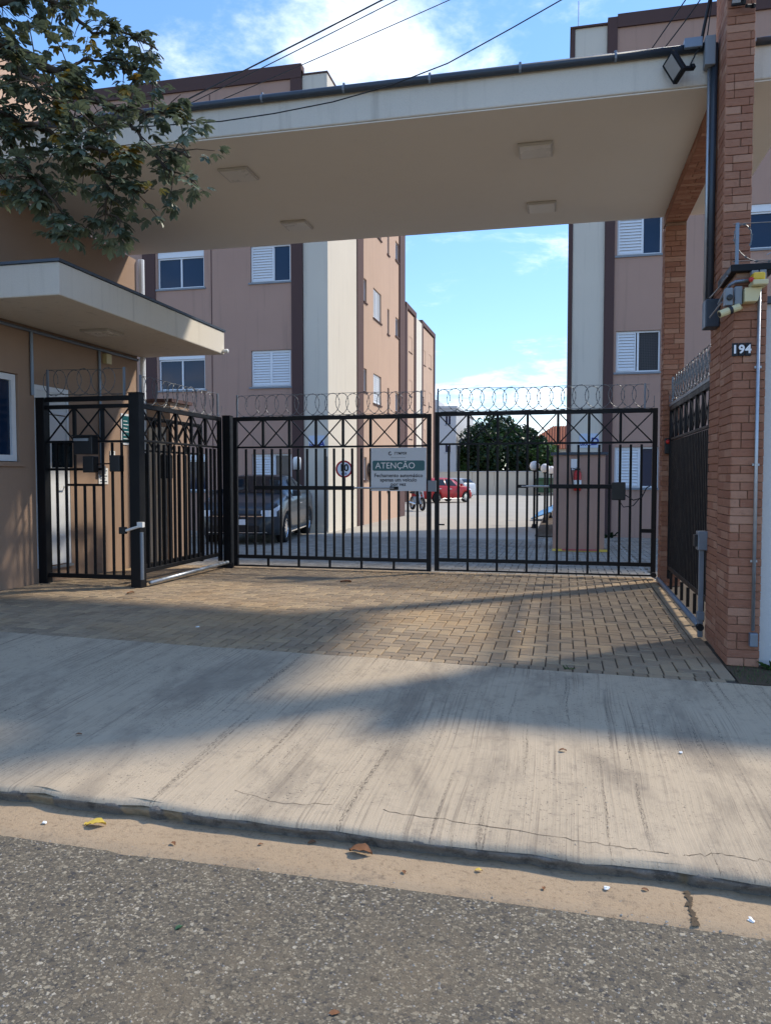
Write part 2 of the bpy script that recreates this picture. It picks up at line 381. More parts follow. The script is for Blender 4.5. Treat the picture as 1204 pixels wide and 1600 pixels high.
def lerp(tab, x):
    if x <= tab[0][0]: return tab[0][1]
    for (a, p), (b, q) in zip(tab, tab[1:]):
        if x <= b: return p+(q-p)*(x-a)/(b-a)
    return tab[-1][1]

# ------------------------------------------------------------------ ground levels
def gz(X, Y):
    X = max(-9, min(9, X))
    if Y >= 10.4: return lerp([(10.4, 0), (19, -.12), (70, -.3), (160, -.6)], Y)
    if Y >= 5.5:
        return min(1, (10.4-Y)/3)*(-.016*X)-.012*(10.4-Y)
    return -.0588-.016*X-.039*(5.5-Y)
def kz(X): return -.156-.016*max(-9, min(9, X))
def sheet(name, xs, ys, zf, mat, wob=0):
    m = MB(); n = len(xs)
    for y in ys:
        for x in xs: m.v.append((x, y, zf(x, y)))
    for j in range(len(ys)-1):
        for i in range(n-1): a = j*n+i; m.f.append((a, a+1, a+n+1, a+n))
    o = m.build(name, mat, None, smooth=True); o['kind'] = 'structure'; return o
def rg(a, b, n): return [a+(b-a)*i/n for i in range(n+1)]
sheet('ground', [-900, -200, -60, -30, 30, 60, 200, 900], [-900, -100, -30, 60, 160, 900], lambda x, y: -.95 if y < 100 else -1.2, 'soil')
sheet('road', rg(-40, -9, 4)+rg(-8, 8, 40)+rg(9, 40, 4), [-30, -12, -6, -3]+rg(-2, 2.74, 24), lambda x, y: kz(x)-.075+.012*noise.noise((x*.6, y*.6, 0))-.004*max(0, 2.7-y), 'asphalt')
def gut(x, y):
    return kz(x)-.070+.004*noise.noise((x*4, y*4, 1))+.0025*noise.noise((x*17, y*17, 2))
gutx = rg(-40, -9, 4)+rg(-8, 8, 260)+rg(9, 40, 4)
mgut = MB(); gy = [2.70, 2.76, 2.82, 2.88, 2.94, 3.0, 3.10]
for j, y in enumerate(gy):
    for x in gutx:
        yy = y+(.028*noise.noise((x*2.1, 0, 5))+.02*noise.noise((x*9, 0, 8)) if j < 2 else 0)
        mgut.v.append((x, yy, gut(x, y)-(.03 if j == 0 else 0)))
n_ = len(gutx)
for j in range(len(gy)-1):
    for i in range(n_-1): a = j*n_+i; mgut.f.append((a, a+1, a+n_+1, a+n_))
go = mgut.build('gutter', 'gutter_concrete', None, smooth=True); go['kind'] = 'structure'
# kerb: worn rounded edge of the sidewalk slab, chipped
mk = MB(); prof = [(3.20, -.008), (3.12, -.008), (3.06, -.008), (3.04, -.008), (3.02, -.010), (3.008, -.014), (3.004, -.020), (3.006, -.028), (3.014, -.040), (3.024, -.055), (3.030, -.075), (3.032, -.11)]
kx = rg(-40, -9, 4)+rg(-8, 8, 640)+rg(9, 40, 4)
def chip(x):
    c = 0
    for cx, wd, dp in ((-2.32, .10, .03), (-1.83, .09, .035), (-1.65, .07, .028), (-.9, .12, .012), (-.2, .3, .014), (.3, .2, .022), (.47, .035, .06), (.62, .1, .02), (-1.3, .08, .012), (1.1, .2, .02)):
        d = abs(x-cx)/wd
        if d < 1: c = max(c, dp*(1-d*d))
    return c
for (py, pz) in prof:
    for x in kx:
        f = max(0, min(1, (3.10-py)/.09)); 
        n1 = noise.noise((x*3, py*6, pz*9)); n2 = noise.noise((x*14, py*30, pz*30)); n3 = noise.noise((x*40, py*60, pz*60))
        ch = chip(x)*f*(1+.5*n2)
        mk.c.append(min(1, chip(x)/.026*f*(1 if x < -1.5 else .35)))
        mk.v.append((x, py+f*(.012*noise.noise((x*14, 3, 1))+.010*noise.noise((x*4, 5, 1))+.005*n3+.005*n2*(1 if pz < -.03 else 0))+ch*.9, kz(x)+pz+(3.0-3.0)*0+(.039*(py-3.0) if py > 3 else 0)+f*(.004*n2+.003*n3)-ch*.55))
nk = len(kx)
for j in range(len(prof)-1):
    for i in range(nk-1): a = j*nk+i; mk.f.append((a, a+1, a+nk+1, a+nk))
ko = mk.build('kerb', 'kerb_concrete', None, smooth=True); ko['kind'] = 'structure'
def walkz(x, y):
    return gz(x, y)+.004*noise.noise((x*1.3, y*1.3, 3))+.0015*noise.noise((x*7, y*7, 4))
SEAM = 5.52
msw = MB(); swx = rg(-40, -9, 4)+rg(-8, 8, 160)+rg(9, 40, 4); swy = [3.004, 3.012, 3.026, 3.05, 3.08, 3.12, 3.2]+rg(3.3, 5.3, 26)+[5.4, 5.47, SEAM]
for j, y in enumerate(swy):
    for x in swx:
        yy = y+(.012*noise.noise((x*5, 1, 9))+.02*noise.noise((x*1.2, 2, 9)) if y == SEAM else 0)
        msw.v.append((x, yy+(.012*noise.noise((x*14, 3, 1))+.010*noise.noise((x*4, 5, 1))+chip(x)*.9 if j < 3 else 0), walkz(x, y)+.003-((.020, .008, .002)[j] if j < 3 else 0)))
n_ = len(swx)
for j in range(len(swy)-1):
    for i in range(n_-1): a = j*n_+i; msw.f.append((a, a+1, a+n_+1, a+n_))
swo = msw.build('sidewalk', 'sidewalk_concrete', None, smooth=True); swo['kind'] = 'structure'
# bed below the pavers and the yard behind the gate
bed = sheet('forecourt', rg(-12, 12, 48), [5.45]+rg(5.6, 10.4, 16), lambda x, y: gz(x, y)-.014, 'bed_sand')
drv = sheet('driveway', [-70, -30]+rg(-12, 12, 12)+[30, 70], [10.4]+rg(11, 19, 8)+[30, 50, 70, 100, 160], lambda x, y: gz(x, y)-.022, 'driveway_concrete')

# ------------------------------------------------------------------ pavers: herringbone with a soldier course at the street
def pavers(x0, x1, y0, y1):
    out = []; a = .1025
    i0, i1, j0, j1 = int(x0/a)-3, int(x1/a)+3, int(y0/a)-3, int(y1/a)+3
    for i in range(i0, i1):
        for j in range(j0, j1):
            k = (i-j) % 4
            if k == 0: r = (i*a, (i+2)*a, j*a, (j+1)*a)
            elif k == 3: r = (i*a, (i+1)*a, j*a, (j+2)*a)
            else: continue
            r = (max(r[0], x0), min(r[1], x1), max(r[2], y0), min(r[3], y1))
            if r[1]-r[0] > .035 and r[3]-r[2] > .035: out.append(r)
    return out
JT = .0085
cells = pavers(-6.05, 1.08, 5.64, 10.55)
for i in range(70): cells.append((-6.06+i*.1025, -6.06+(i+1)*.1025, 5.535, 5.64))
for j in range(24): cells.append((1.08, 1.185, 5.64+j*.205, 5.64+(j+1)*.205))
def frame_dist(r):
    cx, cy = (r[0]+r[1])/2, (r[2]+r[3])/2
    xc = cx*.9748+cy*.2233; d = -cx*.2233+cy*.9748
    return d if abs(xc/d) < .515 else d+50
cells.sort(key=frame_dist)
rp = random.Random(3); stuff = MB()
def paver_verts(m, r, zf, tint, h=.012):
    x0, x1, y0, y1 = r[0]+JT/2, r[1]-JT/2, r[2]+JT/2, r[3]-JT/2; c = .005
    cx, cy = (x0+x1)/2, (y0+y1)/2; z = zf(cx, cy)+rp.uniform(-.0022, .0022); tx, ty = rp.uniform(-.008, .008), rp.uniform(-.008, .008)
    e = .03; sx = (zf(cx+e, cy)-zf(cx-e, cy))/(2*e)+tx; sy = (zf(cx, cy+e)-zf(cx, cy-e))/(2*e)+ty
    def P(x, y, dz): return (x, y, z+(x-cx)*sx+(y-cy)*sy+dz)
    vs = [P(x0, y0, -.02), P(x1, y0, -.02), P(x1, y1, -.02), P(x0, y1, -.02), P(x0, y0, -c), P(x1, y0, -c), P(x1, y1, -c), P(x0, y1, -c),
          P(x0+c, y0+c, 0), P(x1-c, y0+c, 0), P(x1-c, y1-c, 0), P(x0+c, y1-c, 0)]
    fs = [(0, 1, 5, 4), (1, 2, 6, 5), (2, 3, 7, 6), (3, 0, 4, 7), (4, 5, 9, 8), (5, 6, 10, 9), (6, 7, 11, 10), (7, 4, 8, 11), (8, 9, 10, 11)]
    m.add(vs, fs, tint)
for k, r in enumerate(cells):
    if k < 295:
        x0, x1, y0, y1 = r; cx, cy = (x0+x1)/2, (y0+y1)/2; e = .03
        sx = (gz(cx+e, cy)-gz(cx-e, cy))/(2*e)+rp.uniform(-.008, .008); sy = (gz(cx, cy+e)-gz(cx, cy-e))/(2*e)+rp.uniform(-.008, .008)
        rot = Matrix.Rotation(-sx, 4, 'Y') @ Matrix.Rotation(sy, 4, 'X') @ Matrix.Rotation(rp.uniform(-.006, .006), 4, 'Z')
        piece('paver', bed, (cx, cy, gz(cx, cy)-.012+rp.uniform(-.002, .002)), (x1-x0-JT, y1-y0-JT, .024), 'paver', rot, .005)
    else: paver_verts(stuff, r, gz, rp.random())
o = stuff.build('paver_field', 'paver', bed); o['kind'] = 'stuff'
inn = MB()
for r in pavers(-9.0, 1.15, 10.56, 17.6): paver_verts(inn, r, gz, rp.random())
o = inn.build('paver_field', 'paver_inner', drv); o['kind'] = 'stuff'
inn2 = MB()
for r in pavers(-.6, 4.5, 17.8, 19.0)+pavers(1.2, 5.2, 10.6, 17.6): paver_verts(inn2, r, gz, rp.random())
o = inn2.build('paver_field', 'paver_inner', drv); o['kind'] = 'stuff'

# ------------------------------------------------------------------ walls with openings, windows
def TY(c): return lambda u, d, z: (u, c+d, z)          # plane facing the street, d = inwards
def TX(c): return lambda u, d, z: (c-d, u, z)          # plane facing +X
def wall_holes(T, u0, u1, z0, z1, holes, depth=.14):
    m = MB(T); us = sorted({u0, u1, *[h[i] for h in holes for i in (0, 1)]}); zs = sorted({z0, z1, *[h[i] for h in holes for i in (2, 3)]})
    for a, b in zip(us, us[1:]):
        for c, d in zip(zs, zs[1:]):
            mu, mz = (a+b)/2, (c+d)/2
            if any(h[0] < mu < h[1] and h[2] < mz < h[3] for h in holes): continue
            m.quad((a, 0, c), (b, 0, c), (b, 0, d), (a, 0, d))
    for a, b, c, d in holes:
        m.quad((a, 0, c), (b, 0, c), (b, depth, c), (a, depth, c)); m.quad((a, 0, d), (b, 0, d), (b, depth, d), (a, depth, d))
        m.quad((a, 0, c), (a, 0, d), (a, depth, d), (a, depth, c)); m.quad((b, 0, c), (b, 0, d), (b, depth, d), (b, depth, c))
        m.quad((a, depth, c), (b, depth, c), (b, depth, d), (a, depth, d))
    return m
def window(parent, T, u0, u1, z0, z1, kind, sillmat='grey_plastic', open_=0):
    i = .055; fw = .038
    m = MB(T)
    def rect(m, a, b, c, d, f, d0, d1):
        m.box(a, b, d0, d1, c, c+f); m.box(a, b, d0, d1, d-f, d); m.box(a, a+f, d0, d1, c+f, d-f); m.box(b-f, b, d0, d1, c+f, d-f)
    zt = z1-.005
    if kind == 'header': zt = z1-.17; m.box(u0+.004, u1-.004, i-.03, i+.07, zt+.004, z1-.006)
    rect(m, u0+.004, u1-.004, z0+.004, zt, fw, i, i+.06)
    um = (u0+u1)/2 if kind != 'half' else u0+(u1-u0)*.57
    m.box(um-.022, um+.022, i+.004, i+.05, z0+.03, zt-.03)
    wn = m.build('window', 'white_frame', parent)
    def pane(a, b, mat='window_glass'): MB(T).box(a, b, i+.03, i+.042, z0+.035, zt-.035).build('pane', mat, wn)
    def louvre(a, b):
        s = MB(T); rect(s, a, b, z0+.035, zt-.035, .03, i-.012, i+.02); n = max(8, int((zt-z0)/.075)); h = (zt-z0-.13)/n
        for k in range(n):
            z = z0+.065+k*h; s.add([(a+.03, i-.012, z+.004), (b-.03, i-.012, z+.004), (b-.03, i+.016, z+h-.004), (a+.03, i+.016, z+h-.004),
                                    (a+.03, i-.004, z+.001), (b-.03, i-.004, z+.001), (b-.03, i+.022, z+h-.002), (a+.03, i+.022, z+h-.002)],
                                   [(0, 1, 2, 3), (7, 6, 5, 4), (0, 4, 5, 1), (3, 2, 6, 7)])
        s.box(a+.03, b-.03, i+.022, i+.026, z0+.06, zt-.06)
        s.build('shutter', 'white_frame', wn)
    if kind in ('header', 'slide'): pane(u0+.03, um-.01); pane(um+.01, u1-.03)
    elif kind == 'half': louvre(u0+.03, um); pane(um+.01, u1-.03)
    elif kind == 'screen': louvre(u0+.03, um-.05); pane(um-.04, u1-.03, 'mosquito_screen')
    elif kind == 'shut': louvre(u0+.03, um); louvre(um, u1-.03)
    elif kind == 'small': pane(u0+.03, u1-.03)
    MB(T).box(u0-.05, u1+.05, -.035, .05, z0-.045, z0).build('sill', sillmat, wn)
    return wn

# ------------------------------------------------------------------ apartment block at the left
FL = 2.73
bl = thing('apartment_building', 'four storey mauve and cream apartment block behind the dark parked sedan, left of the driveway', 'building', (-5.93, 19.2, -.15))
T = TY(19.2); holes = []; wins = []
for k in range(4):
    z0 = .97+k*FL
    holes += [(-10.74, -9.37, z0-.03, z0+.97), (-8.05, -6.93, z0, z0+.96), (-14.2, -12.9, z0-.03, z0+.97)]
    wins += [(-10.74, -9.37, z0-.03, z0+.97, 'header'), (-8.05, -6.93, z0, z0+.96, ('half', 'shut', 'half', 'shut')[k]), (-14.2, -12.9, z0-.03, z0+.97, 'header')]
m = wall_holes(T, -16, -6.62, -.4, 11.75, holes); m.build('wall', 'mauve_render', bl)
for q in wins: window(bl, T, *q)
MB().box(-11.18, -10.80, 19.165, 19.3, -.4, 11.75).build('stripe', 'brown_trim', bl)
MB().box(-6.90, -6.60, 19.16, 19.3, -.4, 11.75).build('stripe', 'brown_trim', bl)
MB().box(-9.17, -9.15, 19.19, 19.25, -.4, 11.4).build('joint', 'brown_trim', bl)
MB().box(-16, -6.60, 19.15, 19.4, 11.55, 11.9).build('cornice', 'brown_trim', bl)
MB().box(-6.598, -5.93, 19.22, 22.1, -.4, 11.62).build('stair_tower', 'cream_render', bl, .01)
MB().box(-6.598, -5.91, 19.20, 22.12, 11.62, 11.66).build('coping', 'brown_trim', bl)
TXl = TX(-5.93); hs = []; ws = []
for k in range(4):
    z0 = .97+k*FL
    hs += [(22.93, 23.28, z0+.25, z0+.96), (24.15, 25.25, z0, z0+.96), (26.18, 26.46, z0-.15, z0+.72), (27.5, 28.06, z0+.02, z0+.7)]
    ws += [(22.93, 23.28, z0+.25, z0+.96, 'small'), (24.15, 25.25, z0, z0+.96, 'shut'), (26.18, 26.46, z0-.15, z0+.72, 'small'), (27.5, 28.06, z0+.02, z0+.7, 'small')]
wall_holes(TXl, 22.8, 28.1, -.4, 11.75, hs).build('wall', 'tan_render', bl)
for q in ws: window(bl, TXl, *q, sillmat='brown_trim')
MB().box(-6.2, -5.90, 22.1, 22.8, -.4, 11.75).build('stripe', 'brown_trim', bl)
MB().box(-6.2, -5.88, 28.1, 29.05, -.4, 11.8).build('stripe', 'brown_trim', bl)
MB().box(-6.2, -5.88, 22.1, 29.05, 11.75, 11.9).build('cornice', 'brown_trim', bl)
MB().box(-15.9, -6.25, 19.5, 29, 11.3, 11.5).build('roof', 'far_grey', bl)
MB().box(-16, -15.9, 19.2, 29, -.4, 11.7).box(-16, -6, 28.9, 29, -.4, 11.7).build('wall', 'mauve_render', bl)
MB().tube([(-5.97, 19.18, -.1), (-5.96, 19.18, 1.85)], .02, 6).build('downpipe', 'dark_pipe', bl)
plq = MB().box(-6.46, -6.02, 19.205, 19.215, 2.08, 2.40).build('block_plate', 'pale_blue_plate', bl)
text('bloco', .12, face_front(-6.30, 19.20, 2.15), 'ink_blue', plq, 'lettering', bold=.003)
text('A', .24, face_front(-6.10, 19.20, 2.18), 'ink_blue', plq, 'lettering', bold=.008)

# ------------------------------------------------------------------ apartment block at the right
brt = thing('apartment_building', 'four storey mauve apartment block with cream corner, right of the driveway behind the brick columns', 'building', (.12, 19.1, -.15))
T = TY(19.1); holes = []; wins = []
for k in range(4):
    z0 = 1.06+k*FL
    holes += [(1.22, 2.22, z0, z0+.97), (3.95, 5.3, z0-.03, z0+.97), (7.2, 8.5, z0-.03, z0+.97)]
    wins += [(1.22, 2.22, z0, z0+.97, ('half', 'screen', 'half', 'half')[k]), (3.95, 5.3, z0-.03, z0+.97, 'header'), (7.2, 8.5, z0-.03, z0+.97, 'header')]
wall_holes(T, 1.14, 14, -.4, 11.8, holes).build('wall', 'mauve_render', brt)
for q in wins: window(brt, T, *q)
MB().box(.94, 1.16, 19.06, 19.3, -.4, 12.0).build('stripe', 'brown_trim', brt)
MB().box(1.16, 14, 19.05, 19.3, 11.75, 12.05).build('cornice', 'brown_trim', brt)
MB().box(.20, .938, 19.12, 21.8, -.4, 11.86).build('stair_tower', 'cream_render', brt, .01)
MB().box(.11, .198, 19.09, 21.8, -.4, 11.86).build('stripe', 'brown_trim', brt)
MB().box(.09, .938, 19.07, 21.8, 11.86, 11.9).build('coping', 'brown_trim', brt)
MB().box(.15, 1.2, 21.8, 24, -.4, 11.8).build('wall', 'tan_render', brt)
MB().box(1.2, 13.9, 19.5, 24, 11.3, 11.5).build('roof', 'far_grey', brt)
MB().box(13.9, 14, 19.1, 24, -.4, 11.7).box(1.2, 14, 23.9, 24, -.4, 11.7).build('wall', 'mauve_render', brt)
plq = MB().box(.40, .86, 19.10, 19.115, 2.02, 2.36).build('block_plate', 'pale_blue_plate', brt)
text('bloco', .12, face_front(.56, 19.095, 2.11), 'ink_blue', plq, 'lettering', bold=.003)
text('D', .24, face_front(.77, 19.095, 2.16), 'ink_blue', plq, 'lettering', bold=.008)
MB().tube([(.28, 19.3, 11.9), (.28, 19.3, 12.6)], .012, 5).build('lightning_rod', 'galvanised', brt)

# ------------------------------------------------------------------ second block far down the driveway, and what lies beyond
b2 = thing('apartment_building', 'distant tan apartment block with cream strip, far down the left side of the driveway', 'building', (-9.4, 46.7, -.25))
T2 = TX(-9.4); hs = []; ws = []
for k in range(4):
    z0 = 1.0+k*FL
    hs += [(47.6, 48.7, z0, z0+.96), (52.9, 53.6, z0-.1, z0+.9), (55.0, 56.1, z0, z0+.96)]
wall_holes(T2, 46.7, 57.2, -.5, 11.6, hs).build('wall', 'tan_render', b2)
for h in hs: window(b2, T2, *h, 'slide' if h[0] < 50 else 'small', sillmat='brown_trim')
for a, b in ((46.4, 46.9), (49.3, 49.8), (51.9, 52.4), (57.0, 57.5)): MB().box(-9.7, -9.33, a, b, -.5, 11.95).build('stripe', 'brown_trim', b2)
MB().box(-9.7, -9.35, 49.8, 51.9, -.5, 11.7).build('stair_tower', 'cream_render', b2)
MB().box(-9.7, -9.32, 46.4, 49.8, 11.7, 12.0).box(-9.7, -9.32, 52.0, 57.5, 11.7, 12.0).build('cornice', 'brown_trim', b2)
MB().box(-22, -9.42, 46.6, 57.3, -.5, 11.5).build('shell', 'tan_render', b2)
fg = thing('apartment_building', 'pale grey distant building beside the dark tree, just above the silver car', 'building', (-10.5, 76, -.3))
wall_holes(TX(-10.1), 75, 90, -.5, 8.0, [(78+3*i, 79+3*i, 1+2.7*k, 2+2.7*k) for i in range(4) for k in range(2)]).build('wall', 'far_grey', fg)
wall_holes(TY(75), -13.5, -10.1, -.5, 8.0, [(-12.6, -11.8, 1+2.7*k, 2+2.7*k) for k in range(3)]+[(-11.2, -10.6, 1+2.7*k, 1.9+2.7*k) for k in range(3)]).build('wall', 'far_grey', fg)
for k in range(3):
    window(fg, TY(75), -12.6, -11.8, 1+2.7*k, 2+2.7*k, 'small'); window(fg, TY(75), -11.2, -10.6, 1+2.7*k, 1.9+2.7*k, 'small')
for k in range(2):
    for i in range(4): window(fg, TX(-10.1), 78+3*i, 79+3*i, 1+2.7*k, 2+2.7*k, 'small')
MB().box(-13.7, -10.0, 74.9, 90, 8.0, 8.25).build('roof', 'far_grey', fg)
MB().box(-13.5, -12.0, 75.05, 80, 8.2, 8.9).build('water_tank', 'far_grey', fg)
fw = thing('boundary_wall', 'low beige boundary wall at the far end of the parking yard below the trees', 'wall', (-4, 70.8, -.3))
xs = rg(-16, 8, 12)
for a, b in zip(xs, xs[1:]): MB().box(a, b-.03, 70.7, 70.9, -.5, 1.78).build('panel', 'far_wall', fw)
MB().box(-16, 8, 70.65, 70.95, 1.78, 1.84).build('coping', 'far_grey', fw)
hr = thing('house', 'distant house with orange tiled roof right of the dark tree', 'house', (0, 88, -.5))
MB().box(-4.2, 4.5, 86, 95, -.6, 3.9).build('wall', 'orange_wall', hr)
MB().box(-4.3, 4.6, 85.9, 95.1, 3.9, 4.35).build('fascia', 'cream_render', hr)
rf = MB().add([(-4.8, 85.4, 4.35), (5, 85.4, 4.35), (5, 95.6, 4.35), (-4.8, 95.6, 4.35), (-1.0, 88.5, 7.0), (3.2, 88.5, 7.0)], [(0, 1, 5, 4), (1, 2, 5), (2, 3, 4, 5), (3, 0, 4)]).build('roof', 'terracotta', hr)
ridge = MB()
for i in range(34):
    u = -4.7+i*.285; 
    t0 = 1.0; zt = 7.0 if -1 <= u <= 3.2 else (4.35+2.65*((u+4.8)/3.8) if u < -1 else 4.35+2.65*(5-u)/1.8); yt = 85.4+(zt-4.35)/2.65*3.1
    ridge.tube([(u, 85.38, 4.38), (u, yt, zt+.03)], .07, 5)
ridge.build('roof_tiles', 'terracotta', rf)

# ------------------------------------------------------------------ guard house
gh = thing('guard_house', 'tan rendered guard house with white door at the left under the tree', 'guard house', (-6.05, 8.2, .05))
TG = TX(-6.09)
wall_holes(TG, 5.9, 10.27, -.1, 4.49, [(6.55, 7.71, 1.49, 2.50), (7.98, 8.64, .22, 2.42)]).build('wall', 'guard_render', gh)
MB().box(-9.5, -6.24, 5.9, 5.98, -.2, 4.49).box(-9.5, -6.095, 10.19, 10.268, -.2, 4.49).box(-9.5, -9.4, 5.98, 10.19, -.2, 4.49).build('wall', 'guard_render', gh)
MB().box(-9.0, -6.02, 5.6, 8.55, 4.84, 5.95).build('parapet', 'tan_render', gh)
MB().box(-9.1, -5.98, 5.55, 8.6, 5.95, 6.0).build('coping', 'brown_trim', gh)
wg = MB(TG); fr = .07
wg.box(6.56, 7.70, .03, .09, 1.5, 1.5+fr).box(6.56, 7.70, .03, .09, 2.49-fr, 2.49).box(6.56, 6.56+fr, .03, .09, 1.57, 2.42).box(7.70-fr, 7.70, .03, .09, 1.57, 2.42)
wg = wg.build('window', 'white_frame', gh)
MB(TG).box(6.62, 7.64, .06, .07, 1.56, 2.43).build('pane', 'window_glass', wg)
MB(TG).box(6.5, 7.76, -.03, .05, 1.44, 1.49).build('sill', 'guard_render', wg)
dr = MB(TG).box(7.985, 8.635, .03, .08, .23, 2.08).build('door', 'white_frame', gh, .004)
MB(TG).box(7.982, 8.02, .005, .028, .222, 2.418).box(8.60, 8.638, .005, .028, .222, 2.418).box(8.02, 8.60, .005, .028, 2.36, 2.418).box(8.02, 8.60, .005, .028, 2.09, 2.13).build('frame', 'white_frame', dr)
MB(TG).box(8.02, 8.60, .02, .027, 2.13, 2.36).build('transom', 'white_plastic', dr)
MB(TG).tube([(8.56, .03, 1.2), (8.56, -.02, 1.2), (8.48, -.02, 1.2)], .009, 6).build('handle', 'galvanised', dr)
MB(TG).box(8.0, 8.64, -.03, .02, .19, .22).build('sill', 'grey_plastic', dr)
# step below the door
MB().tube([(-6.065, 7.2, 3.03), (-6.065, 10.25, 3.03)], .02, 8).build('conduit', 'grey_metal', gh)
MB().tube([(-6.065, 7.92, 3.03), (-6.065, 7.92, 2.28)], .02, 8).build('conduit', 'grey_metal', gh)
MB().tube([(-6.065, 9.28, 3.03), (-6.065, 9.28, 1.46)], .018, 8).build('conduit', 'grey_metal', gh)
MB().box(-6.085, -6.03, 9.23, 9.33, 1.36, 1.47).build('junction_box', 'grey_metal', gh)
MB().box(-6.085, -6.02, 9.38, 9.5, 2.86, 2.99).build('junction_box', 'beige_plastic', gh)
MB().tube([(-6.04, 10.33, .0), (-6.04, 10.33, 4.5)], .045, 10).build('downpipe', 'white_frame', gh)
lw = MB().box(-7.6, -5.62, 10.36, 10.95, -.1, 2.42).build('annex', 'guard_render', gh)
MB().box(-7.6, -5.58, 10.345, 10.99, 2.42, 2.47).build('coping', 'brown_trim', lw)
MB().box(-5.95, -5.69, 10.325, 10.358, .05, 2.05).build('panel', 'cream_render', lw)
# the porch slab
ps = thing('porch_slab', 'small cream concrete slab roof over the guard house door', 'canopy', (-5.4, 8.5, 3.08))
MB().box(-6.085, -4.75, 6.62, 10.36, 3.08, 3.40).build('slab', 'canopy_render', ps, .012)
MB().box(-6.085, -4.735, 6.605, 10.375, 3.402, 3.43).build('drip_edge', 'dark_pipe', ps)
lm = MB().box(-5.62, -5.24, 8.2, 8.55, 3.055, 3.079).build('light_rim', 'lamp_rim', ps); MB().box(-5.58, -5.28, 8.24, 8.51, 3.045, 3.056).build('diffuser', 'lamp_panel', lm)
MB().lathe([(0, -.03), (.025, -.03), (.03, 0), (.03, .05), (0, .05)], (-4.72, 10.30, 3.12), 'x', 10).build('spot_lamp', 'white_plastic', ps, smooth=True)
# notices on the guard house wall
def notice(label, u0, u1, z0, z1, mat, lines, lmat):
    t = thing('wall_notice', label, 'notice', (-6.04, u0, z0), group='notices on the guard house wall')
    b = MB(TG).box(u0, u1, -.012, -.002, z0, z1).build('board', mat, t)
    ln = MB(TG)
    for i in range(lines):
        z = z1-(i+1)*(z1-z0)/(lines+1); ln.box(u0+.03, u1-.03-.04*(i % 2), -.0145, -.0125, z-.008, z+.008)
    ln.build('lettering', lmat, b)
notice('green lined notice with white margin high on the guard house wall', 9.80, 10.02, 1.78, 2.22, 'white_frame', 1, 'white_frame')
MB(TG).box(9.825, 9.995, -.018, -.0125, 1.81, 2.19).build('print', 'sign_green', bpy.data.objects['wall_notice'])
gl = MB(TG)
for i in range(6): gl.box(9.845, 9.975-.03*(i % 2), -.0205, -.0185, 1.86+i*.05, 1.87+i*.05)
gl.build('lettering', 'ink_white', bpy.data.objects['wall_notice'])
notice('small white paper notice just below the green notice', 9.52, 9.64, 1.56, 1.68, 'paper', 4, 'ink_grey')
notice('white paper notice pasted lowest on the guard house wall', 9.24, 9.46, 1.22, 1.44, 'paper', 5, 'ink_grey')

# ------------------------------------------------------------------ entrance canopy
ca = thing('entrance_canopy', 'long cream concrete entrance canopy spanning above the black gates', 'canopy', (-2, 8.4, 4.5))
MB().box(-6.08, 1.94, 6.83, 10.1, 4.512, 4.82).build('fascia', 'canopy_render', ca, .012)
MB().box(-6.07, 1.93, 6.845, 10.085, 4.50, 4.51).build('soffit', 'soffit_paint', ca)
MB().tube([(-6.03, 6.80, 4.80), (1.10, 6.80, 4.80)], .034, 10).build('gutter_pipe', 'dark_pipe', ca, smooth=True)
MB().tube([(1.48, 6.81, 4.80), (1.94, 6.81, 4.80)], .03, 10).build('gutter_pipe', 'dark_pipe', ca, smooth=True)
for i in range(7):
    x = .4-i*.78; MB().lathe([(.0365, -.010), (.0375, 0), (.0365, .010)], (x, 6.80, 4.80), 'x', 10).lathe([(0, 0), (.012, 0), (.012, .014), (0, .02)], (x, 6.80, 4.838), 'z', 8).build('clamp', 'grey_metal', ca)
MB().box(.93, 1.07, 6.74, 6.83, 4.78, 4.86).build('junction_box', 'grey_metal', ca, .006)
MB().box(1.085, 1.165, 6.72, 6.82, 4.62, 4.85).build('rain_head', 'grey_plastic', ca, .006)
MB().tube([(1.165, 6.77, 4.80), (1.165, 6.77, 2.62)], .026, 10).build('downpipe', 'dark_pipe', ca, smooth=True)
MB().tube([(1.128, 6.785, 4.7), (1.128, 6.785, 2.7)], .014, 8).build('downpipe', 'galvanised', ca, smooth=True)
for (x, y) in ((-3.33, 7.65), (-3.28, 9.33), (-.28, 7.73), (-.26, 9.35)):
    q = {(-3.33, 7.65): 'nearer of the two at the left', (-3.28, 9.33): 'farther of the two at the left', (-.28, 7.73): 'nearer of the two at the right', (-.26, 9.35): 'farther of the two at the right'}[(x, y)]
    t = thing('ceiling_light', 'square flat ceiling light under the entrance canopy, '+q, 'light', (x, y, 4.5), group='ceiling lights under the canopy')
    MB().box(x-.165, x+.165, y-.165, y+.165, 4.474, 4.499).build('frame', 'lamp_rim', t, .006); MB().box(x-.145, x+.145, y-.145, y+.145, 4.468, 4.4755).build('diffuser', 'lamp_panel', t, .004)

